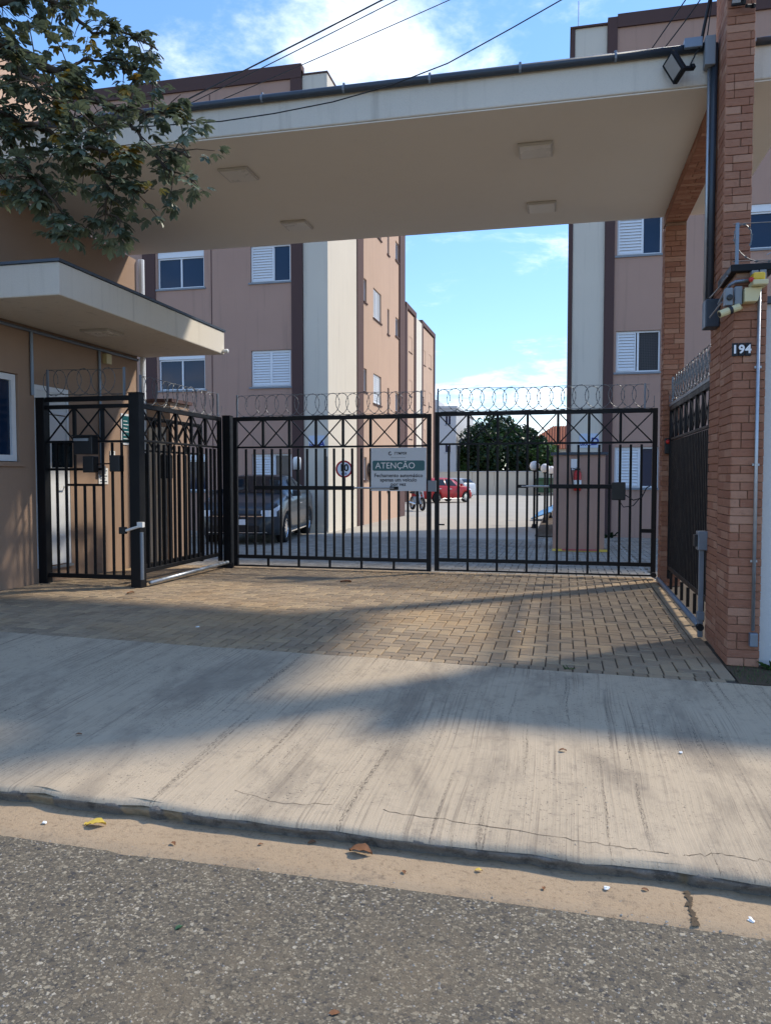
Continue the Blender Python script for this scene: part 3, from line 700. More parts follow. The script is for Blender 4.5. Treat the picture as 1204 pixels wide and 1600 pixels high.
# ------------------------------------------------------------------ brick columns
def brick_face(parent, T, width, z0, z1, th, seed, bl=.235, bh=.0615, jt=.0042):
    rb = random.Random(seed); z = z0; row = 0
    while z+bh*.6 < z1:
        h = min(bh, z1-z)-jt; off = (0, .5, .25, .72)[rb.randrange(4)]*bl; u = -off
        while u < width-1e-4:
            a, b = max(0, u), min(width, u+bl)
            if b-a > .028:
                q = round((b-a-jt)/.01)*.01 if b-a < bl-.001 else b-a-jt
                p = T((a+b)/2, -th/2+rb.uniform(-.0015, .0015), z+h/2)
                dx = Vector(T(1, 0, 0))-Vector(T(0, 0, 0)); size = (q, th, h) if abs(dx.x) > .5 else (th, q, h)
                piece('brick', parent, p, size, 'brick_tile', None, .003)
            u += bl
        z += bh; row += 1
def TYo(x0, c): return lambda u, d, z: (x0+u, c+d, z)
def TXo(y0, c): return lambda u, d, z: (c+d, y0+u, z)      # facing -X
pier = thing('gate_pier', 'low brick gate pier carrying the number 194 and a black coping', 'pier', (1.31, 6.3, -.08))
MB().box(1.2155, 1.42, 6.045, 6.49, -.12, 2.79).build('core', 'mortar', pier)
brick_face(pier, TYo(1.2, 6.045), .222, -.07, 2.79, .016, 1)
brick_face(pier, TXo(6.03, 1.2155), .46, -.07, 2.79, .016, 2)
MB().prism([(1.17, 6.0), (1.47, 6.0), (1.47, 6.495), (1.17, 6.495)], 2.79, 2.845, 'z').build('coping', 'black_metal', pier, .008)
tall = thing('brick_column', 'tall brick column beside the canopy end with a floodlight near its top', 'column', (1.3, 6.7, -.05))
MB().box(1.215, 1.405, 6.515, 6.925, -.12, 5.5).build('core', 'mortar', tall)
brick_face(tall, TYo(1.2, 6.515), .206, 2.70, 5.5, .016, 3)
brick_face(tall, TXo(6.5, 1.215), .425, -.05, 5.5, .016, 4)
back = thing('brick_column', 'slim brick column at the hinge side of the right gate leaf', 'column', (1.3, 10, 0))
MB().box(1.205, 1.43, 9.935, 10.17, -.08, 4.38).build('core', 'mortar', back)
brick_face(back, TYo(1.19, 9.935), .241, -.02, 4.38, .016, 5)
brick_face(back, TXo(9.92, 1.205), .25, -.02, 4.38, .016, 6)
bm_ = thing('brick_beam', 'brick clad beam running back under the right end of the canopy', 'beam', (1.3, 8.6, 4.38))
MB().box(1.20, 1.42, 6.93, 9.915, 4.392, 4.498).box(1.19, 1.43, 9.92, 10.17, 4.385, 4.498).build('core', 'mortar', bm_)
rb = random.Random(9)
for i in range(46):
    y = 6.94+i*.0645; sp_ = rb.choice((.08, .13, .17, 0))
    for a, b in (((1.19, 1.43),) if sp_ == 0 else ((1.19, 1.19+sp_-.006), (1.19+sp_, 1.43))):
        piece('brick', bm_, ((a+b)/2, y+.03, 4.386), (round(b-a, 3), .058, .012), 'brick_tile', None, .003)
brick_face(bm_, TXo(6.94, 1.20), 2.97, 4.395, 4.498, .014, 11)

# street number
num = thing('house_number', 'three small black plaques with white digits 194 on the brick pier', 'number plaque', (1.255, 6.01, 2.19))
for i, d in enumerate('194'):
    x = 1.209+i*.0445
    pq = MB().box(x-.0195, x+.0195, 6.012, 6.026, 2.192, 2.285).build('plaque', 'ink_black', num, .002)
    text(d, .082, face_front(x, 6.0105, 2.237), 'ink_white', pq, 'digit', bold=.0028)

# ------------------------------------------------------------------ white wall at the right edge
ww = thing('street_wall', 'pale grey painted wall at the right edge beyond the brick pier', 'wall', (3, 6.25, -.1))
MB().box(1.424, 9, 6.14, 6.34, -.3, 2.58).build('wall', 'white_wall', ww, .008)
MB().box(1.424, 9, 6.11, 6.37, 2.58, 2.63).build('coping', 'dark_pipe', ww)

# ------------------------------------------------------------------ gates and fences
BK = 'black_metal'
def panel_fence(t, T, L, z_top, z_mid, z_low, z_bot, npan, nbar, stubs, bar=.03, stile=.06, rail=.055, low_rail=.05, skip=()):
    """metal leaf in (u, d, z): stiles, rails, crossed band, bars"""
    def P(name, c, s, rot=None): return piece(name, t, T(*c), (s[0], s[1], s[2]) if abs(Vector(T(1, 0, 0)).x-Vector(T(0, 0, 0)).x) > .5 else (s[1], s[0], s[2]), BK, rot, .002)
    P('stile', (stile/2, 0, (z_top+z_bot)/2), (stile, .05, z_top-z_bot)); P('stile', (L-stile/2, 0, (z_top+z_bot)/2), (stile, .05, z_top-z_bot))
    i0, i1 = stile, L-stile
    P('top_rail', (L/2, 0, z_top-rail/2), (i1-i0, .05, rail)); P('middle_rail', (L/2, 0, z_mid), (i1-i0, .034, .026)); P('lower_rail', (L/2, 0, z_low), (i1-i0, .045, low_rail))
    if stubs: P('bottom_rail', (L/2, 0, z_bot+.012), (i1-i0, .03, .022))
    pw = (i1-i0)/npan; za, zb = z_mid+.013, z_top-rail
    for k in range(npan):
        a, b = i0+k*pw, i0+(k+1)*pw
        if k: P('upright', (a, 0, (za+zb)/2), (.034, .036, zb-za)); a += .017
        if k < npan-1: b -= .017
        for dd, (s, e) in ((-.007, ((a+.01, za), (b-.01, zb))), (.007, ((a+.01, zb), (b-.01, za)))):
            seg('brace', t, T(s[0], dd, s[1]), T(e[0], dd, e[1]), .013, .016, BK)
    for k in range(nbar):
        u = i0+(k+1)*(i1-i0)/(nbar+1); top = z_mid-.013
        if k in skip: top = z_low+1.04
        P('bar', (u, 0, (z_low+top)/2), (bar, bar, top-z_low-low_rail/2))
    for k in range(stubs):
        u = i0+(k+1)*(i1-i0)/(stubs+1); P('stub', (u, 0, (z_low-low_rail/2+z_bot+.023)/2), (.03, .03, z_low-low_rail/2-z_bot-.023))
def razor(label, a, b, zc, T, posts, r=.155, pitch=.150, name='razor_wire', mg=.05):
    t = thing(name, label, 'razor wire', T(a, 0, zc-r), group='razor wire coils')
    rr = random.Random(len(label)*7+int(a*10)); n = int((b-a)/pitch); pts = []; bl = MB()
    steps = 26; ph = rr.random()*6
    for i in range(n*steps+1):
        th = 2*math.pi*i/steps; u = a+pitch*i/steps; wob = 1+.05*math.sin(th*.37+ph)
        rad = r*wob; uu = u+rad*math.cos(th)*.86
        pts.append(T(max(a-mg, min(b+mg, uu)), .035*math.sin(th*.5+ph), zc+rad*math.sin(th)))
    MB().tube(pts, .0042, 4, False).build('coil', 'razor_steel', t)
    for i in range(0, len(pts)-1):
        if i % 1: continue
        p = Vector(pts[i]); q = Vector(pts[min(i+1, len(pts)-1)]); d = (q-p)
        if d.length < 1e-4: continue
        if i % 2 == 0:
            d.normalize(); s = d.cross(Vector((.3, 1, .2))).normalized(); k = .016
            bl.add([tuple(p-d*k), tuple(p+s*.0095), tuple(p+d*k), tuple(p-s*.0095)], [(0, 1, 2, 3)])
    bl.build('blades', 'razor_steel', t, kind='stuff')
    for dz in (r, -r+.01):
        MB().tube([T(u, .01*math.sin(u*7), zc+dz+.006*math.sin(u*5+ph)) for u in rg(a, b, 14)], .0032, 4).build('strand', 'razor_steel', t)
    for u in posts: MB().box(-.5, .5, -.5, .5, 0, 1) if False else seg('bracket', t, T(u, .0, zc-r-.03), T(u, 0, zc+r+.01), .022, .022, 'grey_metal')
    return t
TGt = lambda x0: (lambda u, d, z: (x0+u, 10.4+d, z))
gl_ = thing('gate_leaf', 'left leaf of the black double gate with the white notice board', 'gate', (-4.64, 10.4, 0), group='double driveway gate')
panel_fence(gl_, TGt(-4.64), 2.90, 2.18, 1.745, .165, .02, 7, 20, 5)
gr_ = thing('gate_leaf', 'right leaf of the black double gate beside the slim brick column', 'gate', (-1.69, 10.4, 0), group='double driveway gate')
panel_fence(gr_, TGt(-1.69), 2.88, 2.20, 1.765, .185, .03, 7, 20, 6)
# automatic arms and gate plates
def arm(parent, x0, x1, z, xe):
    MB().box(x0, x1, 10.325, 10.37, z-.028, z+.028).build('arm_housing', BK, parent, .006); MB().tube([(x1 if xe > x1 else x0, 10.35, z), (xe, 10.35, z)], .013, 8).build('arm_rod', 'galvanised', parent)
    MB().box(xe-.06, xe+.06, 10.34, 10.375, z-.022, z+.022).build('arm_bracket', BK, parent, .004)
arm(gl_, -4.3, -2.82, 1.165, -2.25)
arm(gr_, -.16, .72, 1.195, -.52)
MB().box(.63, .80, 10.29, 10.372, 1.02, 1.25).build('motor_box', 'black_plastic', gr_, .01)
MB().tube([(.78, 10.33, 1.1), (.9, 10.33, 1.02), (1.0, 10.33, 1.05), (1.06, 10.34, 1.18), (1.1, 10.36, 1.2)], .008, 6).build('motor_cable', 'cable', gr_)
MB().tube([(.72, 10.33, 1.02), (.78, 10.33, .93), (.9, 10.33, .95), (1.02, 10.34, 1.1)], .007, 6).build('motor_cable', 'cable', gr_)
MB().box(-1.775, -1.66, 10.33, 10.372, 1.12, 1.27).build('meeting_plate', 'grey_plastic', gl_, .004)
MB().box(-1.63, -1.55, 10.345, 10.37, .66, .68).build('latch', BK, gr_)
MB().box(1.0, 1.17, 10.36, 10.374, .60, .65).build('lock', BK, gr_)
MB().lathe([(0, -.03), (.035, -.03), (.035, .03), (0, .03)], (1.16, 10.33, .06), 'y', 12).build('gate_wheel', 'black_rubber', gr_)
razor('razor wire coil along the top of the left gate leaf', .1, 2.82, 2.335, TGt(-4.64), (.06, 2.76))
razor('razor wire coil along the top of the right gate leaf', .08, 2.78, 2.355, TGt(-1.69), (.04, 2.72))
# posts
def post(label, x, y, w_, z0, z1, mat=BK, cap=True):
    t = thing('gate_post', label, 'post', (x, y, z0), group='black steel gate posts')
    MB().box(x-w_/2, x+w_/2, y-w_/2, y+w_/2, z0, z1).build('shaft', mat, t, .006)
    MB().box(x-w_/2-.004, x+w_/2+.004, y-w_/2-.004, y+w_/2+.004, z1, z1+.008).build('cap', mat, t); return t
p1 = post('thick black steel post at the hinge of the left gate leaf', -4.74, 10.42, .12, -.02, 2.2)
MB().box(-4.86, -4.64, 10.28, 10.35, .0, .07).build('stop_block', 'black_rubber', p1)
p2 = post('stout black post at the free corner of the walk-in gate with a white bolt', -4.80, 8.06, .13, gz(-4.8, 8.06)-.02, 2.285)
MB().box(-4.98, -4.90, 7.94, 8.0, .66, .74).build('lock_box', 'black_plastic', p2, .006)
MB().tube([(-4.9, 7.965, .70), (-4.73, 7.965, .75)], .016, 8).build('lock_bar', 'white_plastic', p2); MB().box(-4.75, -4.68, 7.95, 8.0, .74, .80).build('keeper', 'white_plastic', p2)
MB().tube([(-4.72, 8.0, .68), (-4.72, 8.0, .13)], .022, 8).build('sleeve', 'grey_metal', p2)
p3 = post('black post fixed to the guard house wall beside the window', -6.032, 8.05, .11, gz(-6, 8.05)-.02, 2.25)
# walk-in gate
TW = lambda u, d, z: (-5.975+u, 8.05+d, z)
wk = thing('walk_in_gate', 'narrow black pedestrian gate with letter boxes in front of the guard house door', 'gate', (-5.4, 8.05, .1))
def PW(name, c, s): return piece(name, wk, TW(*c), s, BK, None, .002)
PW('top_rail', (.555, 0, 2.235), (1.11, .05, .055)); PW('top_rail', (.555, 0, 2.145), (1.11, .05, .045)); PW('middle_rail', (.555, 0, 1.735), (1.11, .034, .026)); PW('lower_rail', (.555, 0, .145), (1.11, .05, .05))
us = [0, .37, .74, 1.11]
for k in range(3):
    a, b = us[k]+.017, us[k+1]-.017
    if k: PW('upright', (us[k], 0, 1.935), (.036, .036, .375))
    seg('brace', wk, TW(a, -.007, 1.75), TW(b, -.007, 2.12), .013, .016, BK); seg('brace', wk, TW(a, .007, 2.12), TW(b, .007, 1.75), .013, .016, BK)
for k in range(8):
    u = .123+k*.123; top = 1.72
    if k in (3, 4): top = 1.225
    PW('bar', (u, 0, (top+.17)/2), (.026, .026, top-.17))
PW('cross_bar', (.36, .03, 1.41), (.72, .02, .03)); PW('cross_bar', (.48, .03, 1.225), (.5, .02, .028))
MB().box(-5.955, -5.68, 8.10, 8.11, 1.43, 1.73).build('mesh_plate', 'screen_dark', wk)
def lbox(label, x0, x1, y0, y1, z0, z1):
    t = thing('letter_box', label, 'letter box', ((x0+x1)/2, y0, z0), group='boxes on the walk-in gate')
    MB().box(x0, x1, y0, y1, z0, z1).build('case', 'black_plastic', t, .008); return t
b1 = lbox('black letter box with silver flap on the walk-in gate', -5.52, -5.28, 7.90, 8.03, 1.58, 1.79)
MB().box(-5.51, -5.32, 7.885, 7.90, 1.735, 1.765).build('flap', 'galvanised', b1); MB().box(-5.53, -5.27, 7.88, 8.035, 1.79, 1.805).build('lid', 'black_plastic', b1)
b2_ = lbox('black intercom hood hanging below the silver flapped letter box', -5.42, -5.28, 7.92, 8.03, 1.37, 1.56)
b3 = lbox('black keypad box beside the stout corner post', -5.08, -4.95, 7.93, 8.03, 1.38, 1.57)
MB().tube([(-5.28, 8.0, 1.47), (-5.08, 8.0, 1.475)], .009, 6).build('link_rod', 'black_plastic', b3)
razor('thin razor wire loops above the walk-in gate', 0, 1.06, 2.43, TW, (0.02, 1.03), .15, .16)
# side fence running back from the corner post to the gate hinge
TS = lambda u, d, z: (-4.82+d, 8.14+u, z)
sf = thing('side_fence', 'black railing panel running back from the walk-in gate to the driveway gate', 'fence', (-4.82, 9.2, 0))
panel_fence(sf, TS, 2.2, 2.18, 1.745, .20, .10, 5, 15, 0)
TS2 = lambda u, d, z: (-4.98+d, 8.3+u, z)
sl = thing('side_fence', 'second black railing frame standing just behind the side railing', 'fence', (-4.98, 9.3, 0))
panel_fence(sl, TS2, 1.75, 2.06, 1.64, .22, .12, 4, 7, 0, .026, .05, .045)
MB().box(-5.03, -4.93, 9.0, 9.14, 1.30, 1.60).build('lock_case', 'black_plastic', sl, .005)
MB().tube([(-4.70, 8.14, .075), (-4.70, 10.3, .085)], .024, 10).build('ground_tube', 'galvanised', sf, smooth=True)
razor('razor wire coil along the side railing at the left', .1, 2.15, 2.345, TS, (.05, 2.12), .16, .13)
# right fence between pier and slim column
TR = lambda u, d, z: (1.29+d, 6.95+u, z)
rf_ = thing('side_fence', 'black railing between the brick pier and the slim brick column at the right', 'fence', (1.29, 8.5, 0))
panel_fence(rf_, TR, 2.94, 2.17, 1.775, .22, .08, 8, 30, 0, .034)
MB().box(1.262, 1.318, 6.95, 9.89, 2.172, 2.205).build('capping', 'grey_metal', rf_)
MB().tube([(1.16, 7.02, .045), (1.16, 9.86, .07)], .026, 10).build('ground_tube', 'grey_metal', rf_, smooth=True)
for i in range(6): piece('foot', rf_, (1.29, 7.6+i*.42, .07), (.03, .03, .2), BK)
razor('dense razor wire coil above the right railing', .06, 2.87, 2.36, TR, (.1, 2.88), .15, .095)
cp = thing('control_post', 'grey push-button post standing in front of the right railing', 'post', (1.16, 6.95, -.03))
MB().box(1.145, 1.185, 6.93, 6.97, -.05, .70).build('shaft', 'grey_metal', cp, .004); MB().box(1.125, 1.205, 6.88, 7.0, .70, .86).build('head', 'grey_metal', cp, .008)
MB().box(1.10, 1.126, 6.90, 6.98, .73, .83).build('button_plate', 'black_plastic', cp, .004); MB().box(1.135, 1.195, 6.92, 6.98, .10, .17).build('collar', 'grey_metal', cp, .004)
MB().lathe([(0, -.03), (.03, -.03), (.032, .02), (0, .02)], (1.16, 6.93, .04), 'y', 10).build('end_cap', 'black_rubber', cp)
bc = thing('signal_beacon', 'small black signal lamp with red lens on the slim brick column', 'signal', (1.25, 9.9, 1.65))
MB().box(1.215, 1.285, 9.86, 9.918, 1.60, 1.79).build('case', 'black_plastic', bc, .008)
MB().lathe([(0, -.02), (.02, -.016), (.028, 0), (.028, .01)], (1.25, 9.856, 1.745), 'y', 12).build('lens', 'red_plastic', bc, smooth=True)
MB().tube([(1.27, 9.9, 1.79), (1.30, 9.9, 1.9), (1.29, 9.9, 2.1)], .006, 6).build('cable', 'cable', bc)

# ------------------------------------------------------------------ notice board on the gate
nb = thing('notice_board', 'white notice board reading ATENÇÃO fixed to the left gate leaf', 'sign', (-2.19, 10.36, 1.12))
MB().box(-2.578, -1.80, 10.355, 10.368, 1.125, 1.722).build('board', 'sign_white', nb, .003)
gp = MB(); x0, x1, z0, z1, rr_ = -2.555, -1.825, 1.405, 1.545, .022; pts = []
for cx, cz, a0 in ((x1-rr_, z1-rr_, 0), (x0+rr_, z1-rr_, 90), (x0+rr_, z0+rr_, 180), (x1-rr_, z0+rr_, 270)):
    for k in range(5): a = R(a0+k*22.5); pts.append((cx+rr_*math.cos(a), cz+rr_*math.sin(a)))
bd = gp.prism(pts, 10.3525, 10.3545).build('banner', 'sign_green', nb)
text('ATENÇÃO', .118, face_front(-2.235, 10.3515, 1.472), 'ink_white', bd, 'lettering', .0006)
for s, z, sz in (('Fechamento automático', 1.338, .070), ('apenas um veículo', 1.278, .070), ('por vez', 1.218, .070)): text(s, sz, face_front(-2.19, 10.3535, z), 'ink_black', nb, 'lettering', .0006, bold=.0012)
text('TYMPER', .050, face_front(-2.165, 10.3535, 1.642), 'ink_black', nb, 'lettering', .0006, bold=.001, shear=.25)
MB().tube([(-2.305+.02*math.cos(a), 10.353, 1.642+.022*math.sin(a)) for a in [R(60+i*25) for i in range(12)]], .006, 4).build('emblem', 'ink_black', nb)
MB().box(-2.30, -2.09, 10.3525, 10.3545, 1.582, 1.587).build('rule', 'ink_grey', nb)

# ------------------------------------------------------------------ things fixed to the pier
def pf(name, label, cat, x0, x1, y0, y1, z0, z1, mat, g=None, bev=.006):
    t = thing(name, label, cat, ((x0+x1)/2, y1, z0), group=g); MB().box(x0, x1, y0, y1, z0, z1).build('case', mat, t, bev); return t
t = pf('junction_box', 'square grey junction box at the left on the brick pier', 'box', 1.125, 1.178, 5.955, 6.026, 2.545, 2.67, 'grey_plastic', 'junction boxes on the pier')
MB().lathe([(0, -.02), (.02, -.018), (.022, 0)], (1.155, 5.955, 2.60), 'y', 10).build('gland', 'black_plastic', t)
pf('junction_box', 'narrow grey junction box between the square box and the beige siren mount', 'box', 1.192, 1.242, 5.965, 6.026, 2.55, 2.68, 'grey_plastic', 'junction boxes on the pier')
sr = thing('siren_lamp', 'yellow warning lamp on a beige housing at the top of the brick pier', 'warning lamp', (1.29, 5.98, 2.56))
MB().prism([(1.25, 2.56), (1.335, 2.56), (1.365, 2.66), (1.25, 2.66)], 5.93, 6.026).build('mount', 'beige_plastic', sr, .005)
MB().box(1.29, 1.39, 5.87, 6.02, 2.662, 2.70).build('base', 'beige_plastic', sr, .008); MB().box(1.295, 1.375, 5.89, 6.0, 2.70, 2.755).build('dome', 'yellow_plastic', sr, .012)
MB().lathe([(0, -.02), (.015, -.016), (.018, .0)], (1.283, 5.90, 2.705), 'y', 10).build('indicator', 'red_plastic', sr)
MB().box(1.30, 1.345, 5.96, 6.026, 2.757, 2.785).box(1.352, 1.395, 5.955, 6.026, 2.70, 2.785).build('terminal_box', 'grey_plastic', sr, .004)
MB().tube([(1.30, 6.0, 2.725), (1.2, 6.0, 2.72), (1.165, 6.01, 2.70), (1.145, 6.1, 2.66), (1.14, 6.25, 2.62)], .012, 8).build('elbow_conduit', 'grey_metal', sr, smooth=True)
def camera_(label, pts):
    t = thing('security_camera', label, 'camera', pts[0]); a, b = Vector(pts[0]), Vector(pts[1])
    MB().tube([a, a+(b-a)*.4], .026, 12).build('body', 'beige_plastic', t, .004); MB().tube([a+(b-a)*.4, a+(b-a)*.55], .029, 12).build('band', 'black_plastic', t); MB().tube([a+(b-a)*.55, b], .026, 12).build('hood', 'beige_plastic', t)
    MB().tube([b, b+(b-a).normalized()*.004], .018, 10).build('lens', 'black_plastic', t); MB().tube([a, a+Vector((.02, .05, .0)), a+Vector((.04, .1, .0))], .012, 8).build('bracket', 'beige_plastic', t); return t
camera_('beige bullet camera aimed left from the brick pier', [(1.225, 5.97, 2.535), (1.085, 5.93, 2.48)])
pb = thing('pipe_bracket', 'dark bracket box where the downpipe meets the pier', 'bracket', (1.12, 6.4, 2.5)); MB().box(1.09, 1.197, 6.52, 6.68, 2.50, 2.72).build('case', 'dark_pipe', pb, .008)
MB().tube([(1.10, 6.40, 2.70), (1.12, 6.15, 2.72), (1.15, 6.03, 2.77)], .006, 6).build('stay', 'galvanised', pb); MB().tube([(1.10, 6.40, 2.55), (1.13, 6.10, 2.60)], .006, 6).build('stay', 'galvanised', pb)
cd = thing('conduit_pipe', 'galvanised conduit running down the front of the brick pier into a grey box', 'pipe', (1.365, 6.0, .1))
MB().tube([(1.362, 6.0, 2.66), (1.366, 6.0, .2)], .0125, 10).build('pipe', 'galvanised', cd, smooth=True); MB().box(1.343, 1.398, 5.975, 6.026, .085, .185).build('box', 'grey_metal', cd, .006)
for z in (.7, 1.4, 2.1): MB().box(1.342, 1.388, 6.008, 6.0275, z, z+.016).build('clip', 'galvanised', cd)
rz = razor('single razor wire loop on a pale bracket above the brick pier', 0, .72, 3.02, lambda u, d, z: (1.20+u, 6.12+d, z), (.03,), .14, .30, mg=.2)
fc = thing('wall_wire', 'razor wire strand continuing above the pale wall at the right edge', 'razor wire', (1.5, 6.2, 2.7)); MB().tube([(1.43, 6.2, 2.97+.0*i) if False else (1.45+i*.1, 6.2, 2.95+.05*math.sin(i*1.7)) for i in range(12)], .004, 4).build('strand', 'galvanised', fc)

# floodlights
def flood(label, x, y, z, tilt, s=1):
    t = thing('floodlight', label, 'floodlight', (x, y, z)); M = Matrix.Translation((x, y, z)) @ Matrix.Rotation(R(-56), 4, 'Z') @ Matrix.Rotation(R(12), 4, 'X') @ Matrix.Rotation(tilt, 4, 'Y'); 
    W[t] = W[t]
    def P(name, c, size, mat, ch=.004): return piece(name, t, M @ Vector(c), tuple(v*s for v in size), mat, M.to_3x3().to_4x4(), ch)
    P('housing', (0, -.03, 0), (.15, .045, .21), 'black_metal', .006); P('glass', (0, -.0535, 0), (.105, .004, .165), 'flood_glass', 0); 
    P('bracket', (.06, .02, -.09), (.03, .08, .03), 'black_metal'); P('knuckle', (.07, .05, -.09), (.04, .03, .04), 'black_metal'); return t
f1 = flood('black floodlight tilted on the canopy face near the tall brick column', .88, 6.74, 4.635, R(-26))
MB().tube([(.93, 6.76, 4.61), (.98, 6.8, 4.66), (1.02, 6.78, 4.74), (1.06, 6.76, 4.80)], .006, 6).build('cable', 'cable', f1)
f2 = flood('black floodlight high on the front of the tall brick column', 1.30, 6.43, 4.98, R(24), .8)

# ------------------------------------------------------------------ overhead wires
def wire(label, a, b, sag, r=.008, n=24):
    a = Vector(a); b = Vector(b); pts = [a.lerp(b, i/n)-Vector((0, 0, sag*4*(i/n)*(1-i/n))) for i in range(n+1)]
    o = MB().tube(pts, r, 6).build('overhead_cable', 'cable', None, smooth=True); return tag(o, label, 'cable', 'overhead cables')
o = MB().tube([(-5.6, 5.6, 4.42), (-4.2, 5.88, 4.29), (-3.5, 6.02, 4.285), (-2.84, 6.17, 4.33), (-2.4, 6.27, 4.395), (-1.92, 6.38, 4.49), (-1.45, 6.5, 4.63), (-.97, 6.58, 4.80), (-.45, 6.62, 5.04), (.05, 6.64, 5.27), (.6, 6.66, 5.6), (1.22, 6.68, 6.0)], .005, 6).build('overhead_cable', 'cable', None, smooth=True)
tag(o, 'thin cable sagging across the canopy face and rising to the right', 'cable', 'overhead cables')
wire('upper of the paired cables crossing the sky above the left block', (-4.63, 7.31, 4.83), (1.5, 8.9, 8.12), .02, .008)
wire('lower of the paired cables crossing the sky above the left block', (-4.55, 7.33, 4.83), (1.6, 8.9, 8.08), .04, .005)
wire('single thin cable slanting up the middle of the sky', (-4.42, 7.36, 4.83), (2.2, 9.04, 7.88), .03, .0045)
for i, (a, b, s) in enumerate((((.66, 6.9, 4.84), (1.19, 6.7, 5.5), .0), ((.76, 6.9, 4.84), (1.19, 6.72, 5.35), .02), ((1.06, 6.78, 4.82), (1.185, 6.74, 5.5), -.01), ((1.10, 6.76, 4.82), (1.18, 6.75, 5.6), .0))):
    wire(('outermost of the short cables from the canopy top to the tall column', 'second short cable from the canopy top to the tall column', 'thick short cable beside the grey box at the column', 'short cable closest to the tall column')[i], a, b, s, .014 if i == 2 else .005, 8)

# ------------------------------------------------------------------ cars
def wheel(parent, x, y, r=.315, side=1):
    t = .19; wv = MB().lathe([(r*.66, -t/2), (r*.93, -t/2), (r, -t/2+.03), (r, t/2-.03), (r*.93, t/2), (r*.66, t/2)], (x, y, r), 'y', 24).build('wheel', 'black_rubber', parent, smooth=True)
    m = MB(); yo = y+side*(t/2-.02)
    m.lathe([(r*.67, -.03*side), (r*.67, .012*side), (r*.60, .012*side), (r*.58, -.02*side)], (x, yo, r), 'y', 24)
    m.lathe([(0, .012*side), (.05, .012*side), (.055, -.02*side)], (x, yo, r), 'y', 12)
    for k in range(10):
        a = 2*math.pi*k/10+.2; ca_, sa = math.cos(a), math.sin(a); w_ = .022
        m.add([(x+.04*ca_-w_*sa, yo+.01*side, r+.04*sa+w_*ca_), (x+.04*ca_+w_*sa, yo+.01*side, r+.04*sa-w_*ca_), (x+.62*r*ca_+w_*sa, yo+.004*side, r+.62*r*sa-w_*ca_), (x+.62*r*ca_-w_*sa, yo+.004*side, r+.62*r*sa+w_*ca_)], [(0, 1, 2, 3)])
    m.build('rim', 'chrome', wv)
    MB().lathe([(0, 0), (r*.6, 0)], (x, yo-.03*side, r), 'y', 16).build('brake', 'black_plastic', wv)
